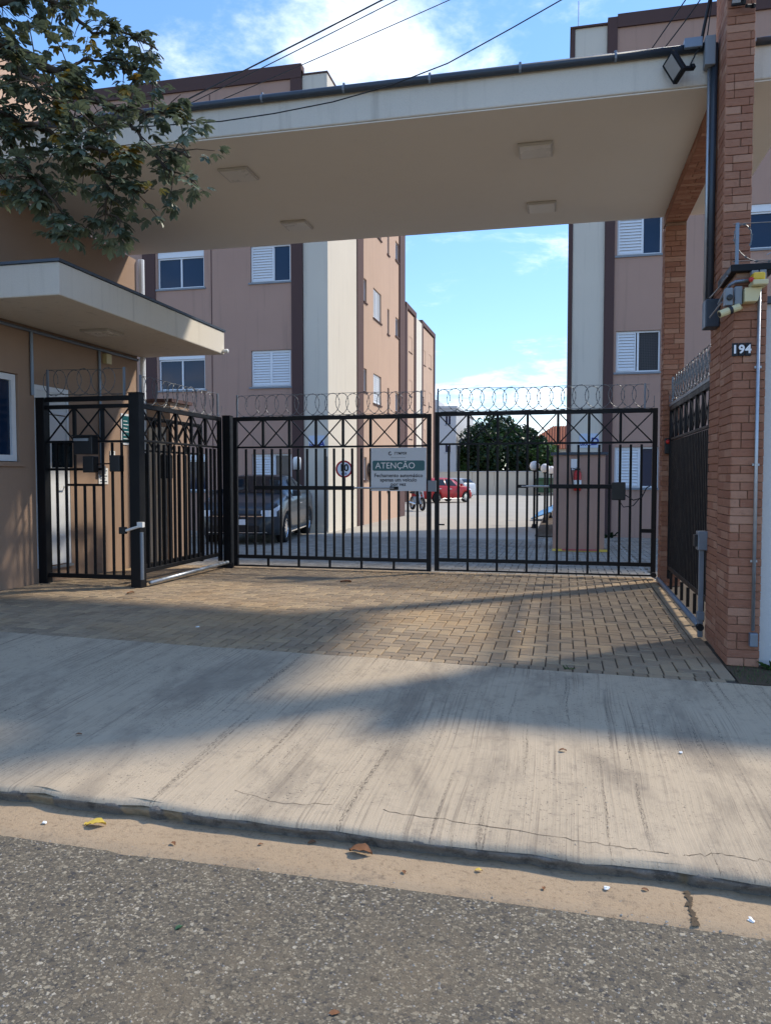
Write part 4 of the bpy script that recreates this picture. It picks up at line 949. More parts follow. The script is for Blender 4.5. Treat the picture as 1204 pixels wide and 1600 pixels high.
def car(label, paint, loc, rz, kind='sedan'):
    t = thing('parked_car', label, 'car', loc, rz, group='cars parked in the yard'); local(t)
    if kind == 'sedan':
        L = 2.28; ax = (1.36, -1.30)
        top = [(-2.28, .66), (-2.24, .98), (-2.1, 1.06), (-1.62, 1.11), (-1.0, 1.36), (-.5, 1.455), (.1, 1.465), (.5, 1.41), (1.18, 1.03), (1.5, .98), (1.95, .88), (2.14, .78), (2.22, .68), (2.28, .5)]
        belt = [(-2.28, .64), (-2.2, .95), (-1.6, 1.0), (0, .95), (1.2, .93), (1.9, .82), (2.14, .73), (2.28, .48)]; g0, g1 = -1.62, 1.18; r0, r1 = -.75, .42; wins_ = ((-1.28, -.42), (-.36, .52)); 
    else:
        L = 1.92; ax = (1.18, -1.22)
        top = [(-1.92, .7), (-1.88, 1.0), (-1.72, 1.22), (-1.5, 1.40), (-1.0, 1.48), (-.2, 1.50), (.3, 1.43), (1.0, 1.04), (1.3, .99), (1.66, .88), (1.82, .74), (1.92, .5)]
        belt = [(-1.92, .68), (-1.85, .96), (-1.5, 1.0), (0, .95), (1.0, .93), (1.6, .82), (1.8, .70), (1.92, .48)]; g0, g1 = -1.84, 1.0; r0, r1 = -1.45, .28; wins_ = ((-1.35, -.5), (-.44, .42))
    def wid(x):
        e = lerp([(-L, .66), (-L+.12, .80), (-L+.5, .87), (L-.75, .87), (L-.35, .82), (L-.12, .70), (L, .52)], x); return e
    def zlow(x):
        z = .21+(.04 if abs(x) > L-.3 else 0)
        for a in ax:
            d = abs(x-a)
            if d < .37: z = max(z, .31+math.sqrt(.37**2-d*d))
        return z
    def wtop(x):
        zt, zb = lerp(top, x), lerp(belt, x); cab = max(0, min(1, (zt-zb-.08)/.28)); return wid(x)*(.93*(1-cab)+.66*cab)
    def sec(x):
        wd, zl, zb, zt = wid(x), zlow(x), lerp(belt, x), lerp(top, x); zm = max(zl+.02, .52)
        zm2 = max(zm+.02, zb-.1)
        if zm2 > zb-.01: zm2 = zb-.012; zm = min(zm, zm2-.02); zl = min(zl, zm-.02)
        return [(wd*.5, min(zl, .3)+.0), (wd*.97, zl), (wd*1.0, (zl+zm)/2), (wd*1.005, zm), (wd*.985, zm2), (wd*.955, zb), (wtop(x), zt-.035*(1 if zt-zb > .1 else .3)), (wtop(x)*.72, zt-.008), (0, zt)]
    xs = sorted(set([round(v, 3) for v in rg(-L, L, 92)]))
    m = MB(); secs = [sec(x) for x in xs]; n = len(secs[0])
    for x, s_ in zip(xs, secs):
        for (y, z) in s_: m.v.append((x, y, z))
        for (y, z) in s_[:-1][::-1]: m.v.append((x, -y, z))
    k = 2*n-1
    for i in range(len(xs)-1):
        for j in range(k-1): m.f.append((i*k+j, i*k+j+1, (i+1)*k+j+1, (i+1)*k+j))
    m.f.append(tuple(range(k))); m.f.append(tuple((len(xs)-1)*k+j for j in range(k))[::-1])
    body = m.build('body', paint, t, smooth=True)
    def strip(x, i, v, off):
        a, b = sec(x)[i], sec(x)[i+1]; y, z = a[0]+(b[0]-a[0])*v, a[1]+(b[1]-a[1])*v; nx = Vector((b[1]-a[1], -(b[0]-a[0]))).normalized(); return (y+nx.x*off, z+nx.y*off)
    def patch(name, x0, x1, i, v0, v1, off, mat, taper=(0, 0), par=None):
        for sd_ in (1, -1):
            q = MB(); xx = rg(x0, x1, 8)
            for x in xx:
                for v in (v0, v1):
                    f = (x-x0)/(x1-x0); xv = x+(taper[0]*(1-f)+taper[1]*f)*(v-v0)/(v1-v0); y, z = strip(xv, i, v, off); q.v.append((xv, y*sd_, z))
            for a in range(8): q.f.append((2*a, 2*a+1, 2*a+3, 2*a+2))
            q.build(name, mat, par or body, smooth=True)
    for (a, b) in wins_: patch('side_window', a, b, 5, .10, .86, .012, 'car_glass', (.30 if a < -1 else .04, -.30 if b > .3 else -.03))
    def screen(name, x0, x1, mat):
        q = MB(); xx = rg(x0, x1, 8)
        for x in xx:
            wt = wtop(x); zt = lerp(top, x)
            for f in (-.93, -.6, 0, .6, .93): q.v.append((x, f*wt, zt+.012-(.02 if abs(f) > .9 else 0)))
        for a in range(8):
            for b in range(4): i = a*5+b; q.f.append((i, i+1, i+6, i+5))
        q.build(name, mat, body, smooth=True)
    screen('windscreen', r1+.06, g1-.04, 'car_glass'); screen('rear_window', g0+.06, r0-.05, 'car_glass')
    patch('headlight', L-.56, L-.17, 4, .15, .95, .010, 'light_lens'); patch('tail_light', -L+.05, -L+.30, 4, .1, .98, .010, 'red_plastic')
    # nose pieces follow the rounded front
    def nose(name, y0, y1, z0, z1, xo, mat, th=.02):
        q = MB(); yy = rg(y0, y1, 12)
        for y in yy:
            def nx(z):
                best = L
                for i in range(60):
                    x = L-i*.01; s_ = sec(x); 
                    if z <= s_[-1][1] and wid(x) >= abs(y): best = x; break
                return best
            q.v += [(nx(z0)+xo, y, z0), (nx(z1)+xo, y, z1)]
        for a in range(12): q.f.append((2*a, 2*a+1, 2*a+3, 2*a+2))
        q.build(name, mat, body, smooth=True)
    nose('headlight', .50, .78, .60, .73, .012, 'light_lens'); nose('headlight', -.78, -.50, .60, .73, .012, 'light_lens'); nose('grille', -.52, .52, .56, .66, .008, 'black_plastic'); nose('grille_bar', -.56, .56, .60, .618, .014, 'chrome'); nose('lower_intake', -.48, .48, .30, .42, .010, 'black_plastic')
    nose('bumper_trim', -.62, .62, .275, .29, .012, 'chrome'); nose('number_plate', -.2, .2, .44, .55, .016, 'ink_white')
    MB().lathe([(.052, 0), (.062, .012), (.070, 0)], (L+.006, 0, .61), 'x', 20).tube([(L+.014, -.04, .645), (L+.014, -.015, .575), (L+.014, 0, .61), (L+.014, .015, .575), (L+.014, .04, .645)], .006, 4).build('emblem', 'chrome', body)
    for sd_ in (1, -1):
        MB().add([(.62, .86*sd_, .98), (.80, .86*sd_, .98), (.80, .86*sd_, 1.12), (.62, .86*sd_, 1.12), (.62, 1.03*sd_, .99), (.74, 1.03*sd_, 1.0), (.74, 1.03*sd_, 1.10), (.62, 1.03*sd_, 1.12)], [(0, 1, 2, 3), (4, 5, 6, 7), (0, 1, 5, 4), (1, 2, 6, 5), (2, 3, 7, 6), (3, 0, 4, 7)]).build('wing_mirror', paint, body, .02)
        MB().box(-.25, -.06, .868*sd_-.012, .868*sd_+.012, .80, .83).box(-1.08, -.9, .868*sd_-.012, .868*sd_+.012, .82, .85).build('door_handle', 'chrome', body, .004)
        MB().box(-1.0, 1.0, .858*sd_-.02, .858*sd_+.02, .215, .245).build('sill_trim', 'chrome', body)
        for a in ax: wheel(t, a, .76*sd_, .315, sd_)
    MB().box(-1.75, 1.75, -.70, .70, .22, .55).build('underbody', 'black_plastic', body)
    return t
# heading angle: nose direction
car('dark graphite sedan with its nose towards the street, behind the left gate leaf', 'paint_graphite', (-6.74, 16.68, gz(-7, 16.7)), R(-81.5), 'sedan')
car('red hatchback parked sideways down the driveway, left of the gate centre', 'paint_carred', (-7.05, 46.3, gz(-7, 46)), R(52), 'hatch')
car('silver hatchback behind the red car near the far wall', 'paint_silver', (-8.2, 57.5, gz(-8, 57)), R(150), 'hatch')
# motorcycle
mo = thing('motorcycle', 'dark motorcycle standing at the corner of the left block near the red car', 'motorcycle', (-6.25, 33.6, gz(-6, 33.6)), R(-60)); local(mo)
for x in (.68, -.62):
    wv = MB().lathe([(.22, -.05), (.29, -.05), (.31, 0), (.29, .05), (.22, .05)], (x, 0, .31), 'y', 18).build('wheel', 'black_rubber', mo, smooth=True); MB().lathe([(.22, -.02), (.23, 0), (.22, .02), (.19, 0)], (x, 0, .31), 'y', 18).tube([(x-.2, 0, .31), (x+.2, 0, .31)], .012, 5).tube([(x, 0, .11), (x, 0, .51)], .012, 5).build('rim', 'chrome', wv)
MB().tube([(.68, .08, .31), (.45, .08, .95)], .025, 8).tube([(.68, -.08, .31), (.45, -.08, .95)], .025, 8).build('fork', 'galvanised', mo)
MB().tube([(.42, -.36, 1.05), (.45, -.2, 1.0), (.45, .2, 1.0), (.42, .36, 1.05)], .015, 6).build('handlebar', 'black_plastic', mo)
MB().lathe([(0, -.28), (.10, -.24), (.15, -.05), (.15, .1), (.08, .24), (0, .27)], (.15, 0, .80), 'x', 12).build('tank', 'paint_graphite', mo, smooth=True)
MB().box(-.75, -.05, -.12, .12, .74, .84).build('seat', 'black_rubber', mo, .04); MB().box(-.2, .35, -.14, .14, .28, .62).build('engine', 'grey_metal', mo, .04)
MB().tube([(.45, 0, .95), (.1, 0, .62), (-.3, 0, .45), (-.62, 0, .31)], .03, 6).build('frame', 'black_metal', mo); MB().lathe([(0, .02), (.08, 0), (.09, -.08), (0, -.1)], (.60, 0, .92), 'x', 12).build('headlamp', 'light_lens', mo)
MB().tube([(.3, -.16, .3), (-.7, -.18, .38)], .045, 8).build('exhaust', 'chrome', mo); MB().box(-.92, -.55, -.17, .17, .88, 1.16).build('top_box', 'black_plastic', mo, .03)

# ------------------------------------------------------------------ yard furniture
ss = thing('speed_sign', 'round red ringed speed sign reading 10 on a thin black post', 'sign', (-5.42, 18.9, -.12))
MB().tube([(-5.40, 18.92, -.12), (-5.40, 18.92, 1.35)], .022, 8).build('post', 'black_metal', ss)
sdk = MB().lathe([(0, 0), (.222, 0), (.222, -.012), (0, -.012)], (-5.41, 18.90, 1.52), 'y', 32).build('disc', 'ink_white', ss); MB().lathe([(.178, -.013), (.178, -.017), (.222, -.017), (.222, -.013)], (-5.41, 18.90, 1.52), 'y', 32).build('ring', 'ink_red', sdk)
text('10', .25, face_front(-5.41, 18.884, 1.545), 'ink_black', sdk, 'digits', bold=.008); text('km/h', .075, face_front(-5.41, 18.884, 1.40), 'ink_blue', sdk, 'lettering', bold=.002)
bs = thing('traffic_mirror', 'pale oval mirror mounted on the side wall behind the notice board', 'mirror', (-5.86, 23.6, 1.4))
MB().lathe([(0, .06), (.20, .045), (.30, 0), (.30, -.02)], (-5.84, 23.6, 1.55), 'x', 24).build('mirror_glass', 'sky_mirror' if 'sky_mirror' in MAT else 'chrome', bs, smooth=True); MB().tube([(-5.93, 23.6, 1.55), (-5.84, 23.6, 1.55)], .03, 6).build('bracket', 'black_metal', bs)
def garden_lamp(label, x, y, h, kind='globe'):
    z = gz(x, y); t = thing('garden_lamp', label, 'lamp', (x, y, z), group='garden lamps in the yard')
    MB().tube([(x, y, z), (x, y, z+h)], .032, 8).build('pole', 'black_metal', t); MB().lathe([(0, .12), (.05, .12), (.09, 0), (0, 0)], (x, y, z), 'z', 12).build('foot', 'black_metal', t)
    if kind == 'globe': MB().lathe([(.14*math.sin(a), -.14*math.cos(a)) for a in rg(.0, math.pi, 10)], (x, y, z+h+.13), 'z', 16).build('globe', 'globe_glass', t, smooth=True)
    else: MB().lathe([(0, 0), (.10, 0), (.105, .25), (.09, .31), (0, .33)], (x, y, z+h), 'z', 16).build('shade', 'globe_glass', t, smooth=True)
    MB().lathe([(.06, -.03), (.06, .02), (0, .02)], (x, y, z+h), 'z', 10).build('collar', 'black_metal', t)
garden_lamp('white globe lamp nearest the electrical kiosk on a black pole', -.75, 22.1, 1.63)
garden_lamp('white globe lamp just behind the nearest globe lamp', -.51, 24.5, 1.6)
garden_lamp('third white globe lamp half hidden by the electrical kiosk', -.36, 27.6, 1.58)
garden_lamp('white cylinder lamp on a black pole behind the dark sedan', -6.55, 18.55, 1.62, 'cyl')
kb = thing('meter_kiosk', 'free-standing mauve rendered kiosk with black cap behind the right gate leaf', 'kiosk', (.3, 15.3, -.07))
MB().box(-.16, .80, 15.1, 15.75, -.15, 1.74).build('wall', 'mauve_render', kb, .008); MB().box(-.21, .85, 15.06, 15.8, 1.74, 1.79).build('cap', 'dark_pipe', kb)
MB().box(.17, .31, 15.085, 15.098, 1.45, 1.66).build('notice', 'paper', kb)
ex = thing('fire_extinguisher', 'red fire extinguisher hung on the front of the kiosk', 'extinguisher', (.29, 15.03, 1.05))
cyl = MB().lathe([(0, 0), (.065, 0), (.072, .03), (.072, .31), (.05, .37), (.02, .39), (0, .39)], (.29, 15.02, 1.06), 'z', 16).build('cylinder', 'red_plastic', ex, smooth=True)
MB().lathe([(.0735, .07), (.0735, .2)], (.29, 15.02, 1.06), 'z', 16).build('label_band', 'paper', cyl); MB().box(.24, .34, 15.0, 15.04, 1.45, 1.48).build('valve', 'black_plastic', ex, .005)
MB().tube([(.25, 15.02, 1.47), (.17, 15.0, 1.49), (.19, 14.98, 1.3), (.21, 14.98, 1.15)], .012, 6).build('hose', 'black_rubber', ex); MB().box(.27, .31, 15.06, 15.1, 1.40, 1.5).build('hook', 'grey_metal', ex)
fm = thing('floor_marking', 'red floor rectangle with yellow border in front of the kiosk', 'floor marking', (.3, 14.9, gz(.3, 14.9)))
def gq(m, x0, x1, y0, y1, dz): return m.add([(x0, y0, gz(x0, y0)+dz), (x1, y0, gz(x1, y0)+dz), (x1, y1, gz(x1, y1)+dz), (x0, y1, gz(x0, y1)+dz)], [(0, 1, 2, 3)])
gq(MB(), .02, .66, 14.62, 15.06, .010).build('red_field', 'paint_red', fm); mq = MB(); gq(mq, -.16, .02, 14.5, 15.08, .006); gq(mq, .66, .86, 14.5, 15.08, .006); gq(mq, .02, .66, 14.5, 14.62, .006); mq.build('yellow_border', 'paint_yellow', fm)
dn = thing('drain_channel', 'long dark drain grate crossing the driveway in front of the blocks', 'drain', (-3, 17.7, gz(-3, 17.7)))
gq(MB(), -9, 4.6, 17.62, 17.78, .0).build('grate', 'drain_steel', dn)
du = thing('dumpster', 'green waste container by the far boundary wall', 'dumpster', (-1.3, 69.5, gz(-1.3, 69.5)))
MB().prism([(-2.1, -.05), (-.5, -.05), (-.3, 1.05), (-2.3, 1.05)], 68.9, 70.0).build('bin', 'dumpster_green', du, .04); MB().prism([(-2.35, 1.05), (-.25, 1.05), (-.45, 1.25), (-2.15, 1.25)], 68.8, 70.1).build('lid', 'dumpster_green', du, .03)
for x in (-1.9, -.7): MB().lathe([(0, -.04), (.1, -.04), (.1, .04), (0, .04)], (x, 69.0, -.22), 'y', 10).build('wheel', 'black_rubber', du)
bd_ = thing('blue_board', 'small slanted pale blue board lying at the edge of the planting strip', 'board', (-.45, 27, -.1)); MB().add([(-1.0, 26.4, -.08), (-.35, 26.4, .15), (-.1, 28, .42), (-.75, 28, .1), (-1.0, 26.45, -.12), (-.35, 26.45, .11), (-.1, 28.05, .38), (-.75, 28.05, .06)], [(0, 1, 2, 3), (7, 6, 5, 4), (0, 4, 5, 1), (1, 5, 6, 2), (2, 6, 7, 3), (3, 7, 4, 0)]).build('panel', 'blue_board', bd_)
pbd = MB(); pbd.add([(-.62, 18.6, gz(0, 18.6)+.02), (.1, 18.6, gz(0, 18.6)+.02), (.1, 40, gz(0, 40)+.02), (-.62, 40, gz(0, 40)+.02)], [(0, 1, 2, 3)]); o = pbd.build('planting_strip', 'soil', None); o['kind'] = 'structure'

# ------------------------------------------------------------------ foliage
def leaf_blob(m, rnd, c, rad, n, size, bias=0, flat=.8):
    for _ in range(n):
        while True:
            d = Vector((rnd.uniform(-1, 1), rnd.uniform(-1, 1), rnd.uniform(-1, 1)))
            if d.length < 1: break
        d = d.normalized()*(d.length**.5); p = Vector((c[0]+d.x*rad[0], c[1]+d.y*rad[1], c[2]+d.z*rad[2]))
        a = Vector((rnd.gauss(0, 1), rnd.gauss(0, 1), rnd.gauss(0, flat))).normalized(); b = a.cross(Vector((rnd.gauss(0, 1), rnd.gauss(0, 1), rnd.gauss(0, 1)))).normalized(); s = size*rnd.uniform(.6, 1.3)
        m.add([tuple(p-a*s), tuple(p+b*s*.45), tuple(p+a*s), tuple(p-b*s*.45)], [(0, 1, 2, 3)], min(1, max(0, rnd.random()*.7+bias)))
def far_tree(label, x, y, h, rx, rz_, mat, n, seed, size=.30, group='trees beyond the far wall'):
    rnd = random.Random(seed); z0 = -.6; t = thing('tree', label, 'tree', (x, y, z0), group=group)
    tk = MB().tube([(x, y, z0), (x+.1, y, z0+h*.3), (x-.1, y+.1, z0+h*.6)], .22, 8, True, .1)
    for k in range(5):
        a = k*1.26; tk.tube([(x, y, z0+h*(.3+.05*k)), (x+math.cos(a)*rx*.4, y+math.sin(a)*rx*.4, z0+h*.62), (x+math.cos(a)*rx*.65, y+math.sin(a)*rx*.65, z0+h*.75)], .09, 6, True, .03)
    tk.build('trunk', 'bark', t, smooth=True); m = MB()
    cz = z0+h-rz_
    for k in range(26):
        d = Vector((rnd.gauss(0, 1), rnd.gauss(0, 1), rnd.gauss(0, 1))).normalized()*rnd.uniform(.35, .85); q = rnd.uniform(.25, .42)
        leaf_blob(m, rnd, (x+d.x*rx, y+d.y*rx, cz+d.z*rz_), (rx*q, rx*q, rz_*q), n//26, size, rnd.uniform(-.1, .3))
    m.build('crown', mat, t, kind='stuff'); return t
far_tree('broad dark green tree behind the far boundary wall', -6.2, 78, 8.4, 4.3, 3.9, 'leaf_dark', 9000, 5, .26)
far_tree('tall dark tree crown at the right of the broad tree', -3.4, 80, 8.2, 2.6, 3.6, 'leaf_dark', 6000, 6, .26)
far_tree('smaller light green tree by the orange roofed house', -1.4, 77, 5.8, 2.0, 2.6, 'leaf_light', 4200, 7, .24)
far_tree('low light green tree left of the broad dark tree', -9.4, 77, 5.0, 1.5, 2.2, 'leaf_light', 3000, 8, .24)
# street tree: limbs reach in from the left, palmate leaves
BR = [[[-5.28, 3.99, 2.67], [-4.81, 4.15, 3.8], [-4.08, 4.33, 4.17], [-3.51, 4.46, 4.13], [-3.22, 4.52, 3.96], [-2.98, 4.46, 3.75], [-2.72, 4.52, 3.67], [-2.42, 4.48, 3.59], [-2.2, 4.53, 3.55]],
[[-4.08, 4.33, 4.17], [-3.86, 4.6, 4.5], [-3.48, 4.7, 4.59], [-3.27, 4.74, 4.46], [-3.1, 4.77, 4.33], [-2.83, 4.83, 4.33], [-2.59, 4.78, 4.16]],
[[-3.22, 4.52, 3.96], [-3.14, 4.75, 4.13], [-2.89, 4.81, 4.16], [-2.65, 4.76, 3.97]],
[[-4.4, 4.25, 3.92], [-3.68, 4.2, 3.7], [-3.22, 4.19, 3.49], [-2.99, 4.24, 3.39], [-2.81, 4.17, 3.25], [-2.68, 4.19, 3.12], [-2.52, 4.17, 3.01], [-2.33, 4.16, 2.94]],
[[-2.68, 4.19, 3.12], [-2.55, 4.12, 2.97], [-2.56, 4.1, 2.82], [-2.44, 4.13, 2.76]],
[[-2.6, 4.44, 3.54], [-2.48, 4.36, 3.39], [-2.4, 4.37, 3.29], [-2.26, 4.34, 3.13], [-2.08, 4.33, 3.07]],
[[-3.68, 4.2, 3.7], [-3.22, 4.08, 3.29], [-3.13, 4.09, 3.14], [-3.07, 4.1, 3.02]],
[[-3.13, 4.09, 3.14], [-2.86, 4.04, 2.87], [-2.75, 4.06, 2.74], [-2.81, 4.04, 2.66]],
[[-3.86, 4.6, 4.5], [-3.75, 4.85, 4.8], [-3.49, 4.91, 4.85], [-3.27, 4.96, 4.8]],
[[-3.51, 4.46, 4.13], [-3.29, 4.29, 3.82], [-3.03, 4.24, 3.65], [-2.74, 4.2, 3.46], [-2.59, 4.23, 3.35]],
[[-4.4, 4.25, 3.92], [-3.83, 4.15, 3.42], [-3.44, 4.13, 3.22], [-3.29, 4.16, 3.12]],
[[-2.81, 4.17, 3.25], [-2.68, 4.1, 3.23], [-2.53, 4.13, 3.19], [-2.44, 4.15, 3.14]],
[[-2.4, 4.37, 3.29], [-2.24, 4.35, 3.28], [-2.12, 4.33, 3.22]]]
OUT = [[[-5.28, 3.99, 2.67], [-5.7, 3.6, 3.6], [-6.2, 3.2, 4.3]], [[-4.81, 4.15, 3.8], [-4.9, 4.2, 4.6], [-4.6, 4.4, 5.4], [-4.2, 4.6, 5.9]], [[-5.28, 3.99, 2.67], [-5.2, 3.3, 3.6], [-5.0, 2.6, 4.2]], [[-4.08, 4.33, 4.17], [-4.0, 4.4, 4.8], [-3.6, 4.6, 5.3]], [[-5.7, 3.6, 3.6], [-5.6, 4.2, 4.5], [-5.4, 4.8, 5.2]], [[-4.81, 4.15, 3.8], [-4.5, 3.6, 4.2], [-4.2, 3.1, 4.5]]]
rt = random.Random(21)
st = thing('street_tree', 'street tree with palmate leaves hanging over the top left corner', 'tree', (-5.55, 3.85, gz(-5.5, 3.85)))
z0 = gz(-5.5, 3.85)
MB().tube([(-5.55, 3.85, z0-.05), (-5.5, 3.88, z0+.15), (-5.46, 3.9, 1.2), (-5.38, 3.95, 2.0), (-5.28, 3.99, 2.67)], [.19, .14, .12, .11, .10], 12).build('trunk', 'bark', st, smooth=True)
crown = MB()
def leaflet(m, p, d, nrm, L_, tint):
    d = d.normalized(); s = d.cross(nrm).normalized(); n = s.cross(d).normalized(); wd = L_*.42
    dr = -n*L_*.10
    vs = [p, p+d*L_*.35+s*wd*.36+n*L_*.05, p+d*L_*.72+s*wd*.5+dr*.4+n*L_*.05, p+d*L_+dr, p+d*L_*.72-s*wd*.5+dr*.4+n*L_*.05, p+d*L_*.35-s*wd*.36+n*L_*.05, p+d*L_*.5]
    m.add([tuple(v) for v in vs], [(0, 6, 1), (1, 6, 2), (2, 6, 3), (3, 6, 4), (4, 6, 5), (5, 6, 0)], tint)
def palm_leaf(m, p, out, tint, sc_=1):
    pet = out.normalized(); pl_ = .045*sc_*rt.uniform(.5, 1.3); b = p+pet*pl_
    up = Vector((0, 0, 1)); side = pet.cross(up)
    if side.length < .1: side = Vector((1, 0, 0))
    side.normalize(); nrm = (side.cross(pet)*.8+up*.7+Vector((rt.gauss(0, .35), rt.gauss(0, .35), 0))).normalized()
    fwd = (pet-nrm*pet.dot(nrm)).normalized(); sd_ = nrm.cross(fwd)
    for a, k in ((-78, .62), (-38, .9), (0, 1.0), (38, .9), (78, .62)):
        a += rt.uniform(-8, 8); d = fwd*math.cos(R(a))+sd_*math.sin(R(a))-nrm*rt.uniform(.1, .5); leaflet(m, b, d, nrm, .070*sc_*k*rt.uniform(.85, 1.15), max(0, min(1, tint+rt.uniform(-.06, .06))))
def grow(path, r0, r1, dens, off, tip=True):
    pts = [Vector(p) for p in path]; sm = []
    for i in range(len(pts)-1):
        for k in range(4):
            q = pts[i].lerp(pts[i+1], k/4); sm.append(q+Vector((rt.gauss(0, .006), rt.gauss(0, .006), rt.gauss(0, .008))))
    sm.append(pts[-1]); rad = [r0+(r1-r0)*i/(len(sm)-1) for i in range(len(sm))]
    tw = MB().tube(sm, rad, 6)
    for i in range(2 if off else 0, len(sm)-1):
        a, b = sm[i], sm[i+1]; L_ = (b-a).length; n = max(1, int(L_*dens))
        for _ in range(n):
            if rt.random() < .15: continue
            p = a.lerp(b, rt.random()); d = Vector((rt.gauss(0, 1), rt.gauss(0, .9), rt.gauss(-.15, .8))).normalized()+(b-a).normalized()*.5; d.normalize()
            tl = rt.uniform(.04, .24); e = p+d*tl; tw.tube([p, p.lerp(e, .5)+Vector((0, 0, .012)), e], .0045, 4, False, .0022)
            tint = rt.uniform(.05, .72) if rt.random() > .07 else rt.uniform(.86, 1)
            for _k in range(rt.randint(3, 6)):
                o_ = (d*.6+Vector((rt.gauss(0, .7), rt.gauss(0, .7), rt.gauss(-.2, .6)))).normalized(); palm_leaf(crown, e-d*rt.uniform(0, tl*.4), o_, tint, rt.uniform(.75, 1.2))
    tw.build('branch', 'bark', st, smooth=True)
for i, b in enumerate(BR): grow([(p[0]-.07*max(0, min(1, (p[0]+3.6)/1.2)), p[1], p[2]+.05*max(0, min(1, (3.5-p[2])/.6))) for p in b], .045 if i == 0 else .024 if i in (1, 3) else .012, .005, (46, 40, 42, 50, 52, 34, 52, 52, 46, 52, 52, 52, 24)[i], i == 0)
for b in OUT: grow(b, .05, .01, 34, True)
crown.build('crown', 'leaf_ipe', st, kind='stuff')

# ------------------------------------------------------------------ weeds and debris
def weed(label, x, y, n, h, seed, mat='leaf_light'):
    rnd = random.Random(seed); m = MB(); z = gz(x, y)
    for _ in range(n):
        a = rnd.uniform(0, 6.28); l_ = h*rnd.uniform(.5, 1.1); d = Vector((math.cos(a), math.sin(a), rnd.uniform(.5, 1.6))).normalized(); s = Vector((-math.sin(a), math.cos(a), 0))*h*.06; p = Vector((x+rnd.gauss(0, h*.2), y+rnd.gauss(0, h*.2), z-.005))
        q = p+d*l_*.6; e = p+d*l_+Vector((0, 0, -l_*.25)); m.add([tuple(p-s), tuple(p+s), tuple(q+s*1.2), tuple(e), tuple(q-s*1.2)], [(0, 1, 2, 3, 4)], rnd.random())
    o = m.build('weed', mat, None); return tag(o, label, 'plant', 'weeds')
weed('small weed tuft at the foot of the pale wall beside the pier', 1.50, 6.02, 26, .10, 1)
weed('tiny weed in the paver joint near the street edge', .05, 5.60, 10, .05, 2)
weed('second weed tuft in the soil at the right edge', 1.68, 5.92, 20, .08, 3, 'leaf_dark')
weed('small plant against the right block wall beside the kiosk', 1.05, 18.8, 30, .28, 4, 'leaf_dark')
so = MB(); sxs = rg(1.19, 3.5, 30); sys_ = rg(5.56, 6.12, 8)
for y in sys_:
    for x in sxs: so.v.append((x, y, gz(x, y)-.004+.012*noise.noise((x*9, y*9, 2))+.006*noise.noise((x*30, y*30, 2))))
for j in range(8):
    for i in range(30): a = j*31+i; so.f.append((a, a+1, a+32, a+31))
so = so.build('soil_strip', 'soil', None, smooth=True); so['kind'] = 'structure'
gm = MB(); rg_ = random.Random(4)
for _ in range(420):
    x, y = rg_.uniform(1.2, 2.2), rg_.uniform(5.58, 6.0); z = gz(x, y); l_ = rg_.uniform(.01, .035); a = rg_.uniform(0, 6.28); gm.add([(x-.002, y, z), (x+.002, y, z), (x+math.cos(a)*l_*.6, y+math.sin(a)*l_*.6, z+l_)], [(0, 1, 2)], rg_.random())
o = gm.build('grass', 'leaf_light', None); tag(o, 'sparse short grass growing in the soil strip by the pier', 'grass', kind='stuff')
def dead_leaf(label, x, y, z, s, mat, seed, rot):
    rnd = random.Random(seed); m = MB(); n = 7; M = Matrix.Translation((x, y, z)) @ Matrix.Rotation(rot, 4, 'Z')
    for i in range(n+1):
        u = i/n; wd = math.sin(math.pi*min(1, u*.95+.03))*s*.32; lift = (.16 if z < -.1 else .06)*s*math.sin(u*3)+.02*s
        for v in (-1, 0, 1): m.v.append(tuple(M @ Vector(((u-.5)*s, v*wd, lift+abs(v)*s*.13*rnd.uniform(.6, 1.3)))))
    for i in range(n):
        for k in range(2): a = i*3+k; m.f.append((a, a+1, a+4, a+3))
    o = m.build('fallen_leaf', mat, None, smooth=True); tag(o, label, 'leaf', 'fallen leaves')
zg = lambda x: kz(x)-.068
dead_leaf('curled yellow fallen leaf in the gutter at the left', -1.95, 2.90, zg(-1.95), .085, 'fallen_leaf_yellow', 1, .3)
dead_leaf('long dry brown leaf in the gutter near the middle', -.78, 2.955, zg(-.78), .10, 'fallen_leaf_brown', 2, -.1)
dead_leaf('small brown leaf on the gutter just left of the middle', -1.0, 2.99, zg(-1.0), .035, 'fallen_leaf_brown', 3, .5)
dead_leaf('tiny green leaf on the asphalt at the left', -1.25, 2.32, kz(-1.2)-.077, .03, 'dumpster_green', 4, 1)
dead_leaf('brown leaf scrap on the asphalt near the bottom middle', -.62, 2.05, kz(-.6)-.079, .035, 'fallen_leaf_brown', 5, .4)
dead_leaf('brown leaf lying on the pavers left of the middle', -2.6, 9.15, gz(-2.6, 9.15)+.004, .14, 'fallen_leaf_brown', 6, .2)
dead_leaf('brown leaf lying on the pavers near the corner post', -4.6, 7.55, gz(-4.6, 7.55)+.004, .10, 'fallen_leaf_brown', 7, 1.2)
dead_leaf('dark leaf on the sidewalk at the far left', -2.55, 3.65, gz(-2.55, 3.65)+.006, .035, 'fallen_leaf_brown', 8, .2)
dead_leaf('dark twig-like leaf on the sidewalk right of the middle', .02, 4.05, gz(0, 4.05)+.006, .04, 'fallen_leaf_brown', 9, .1)
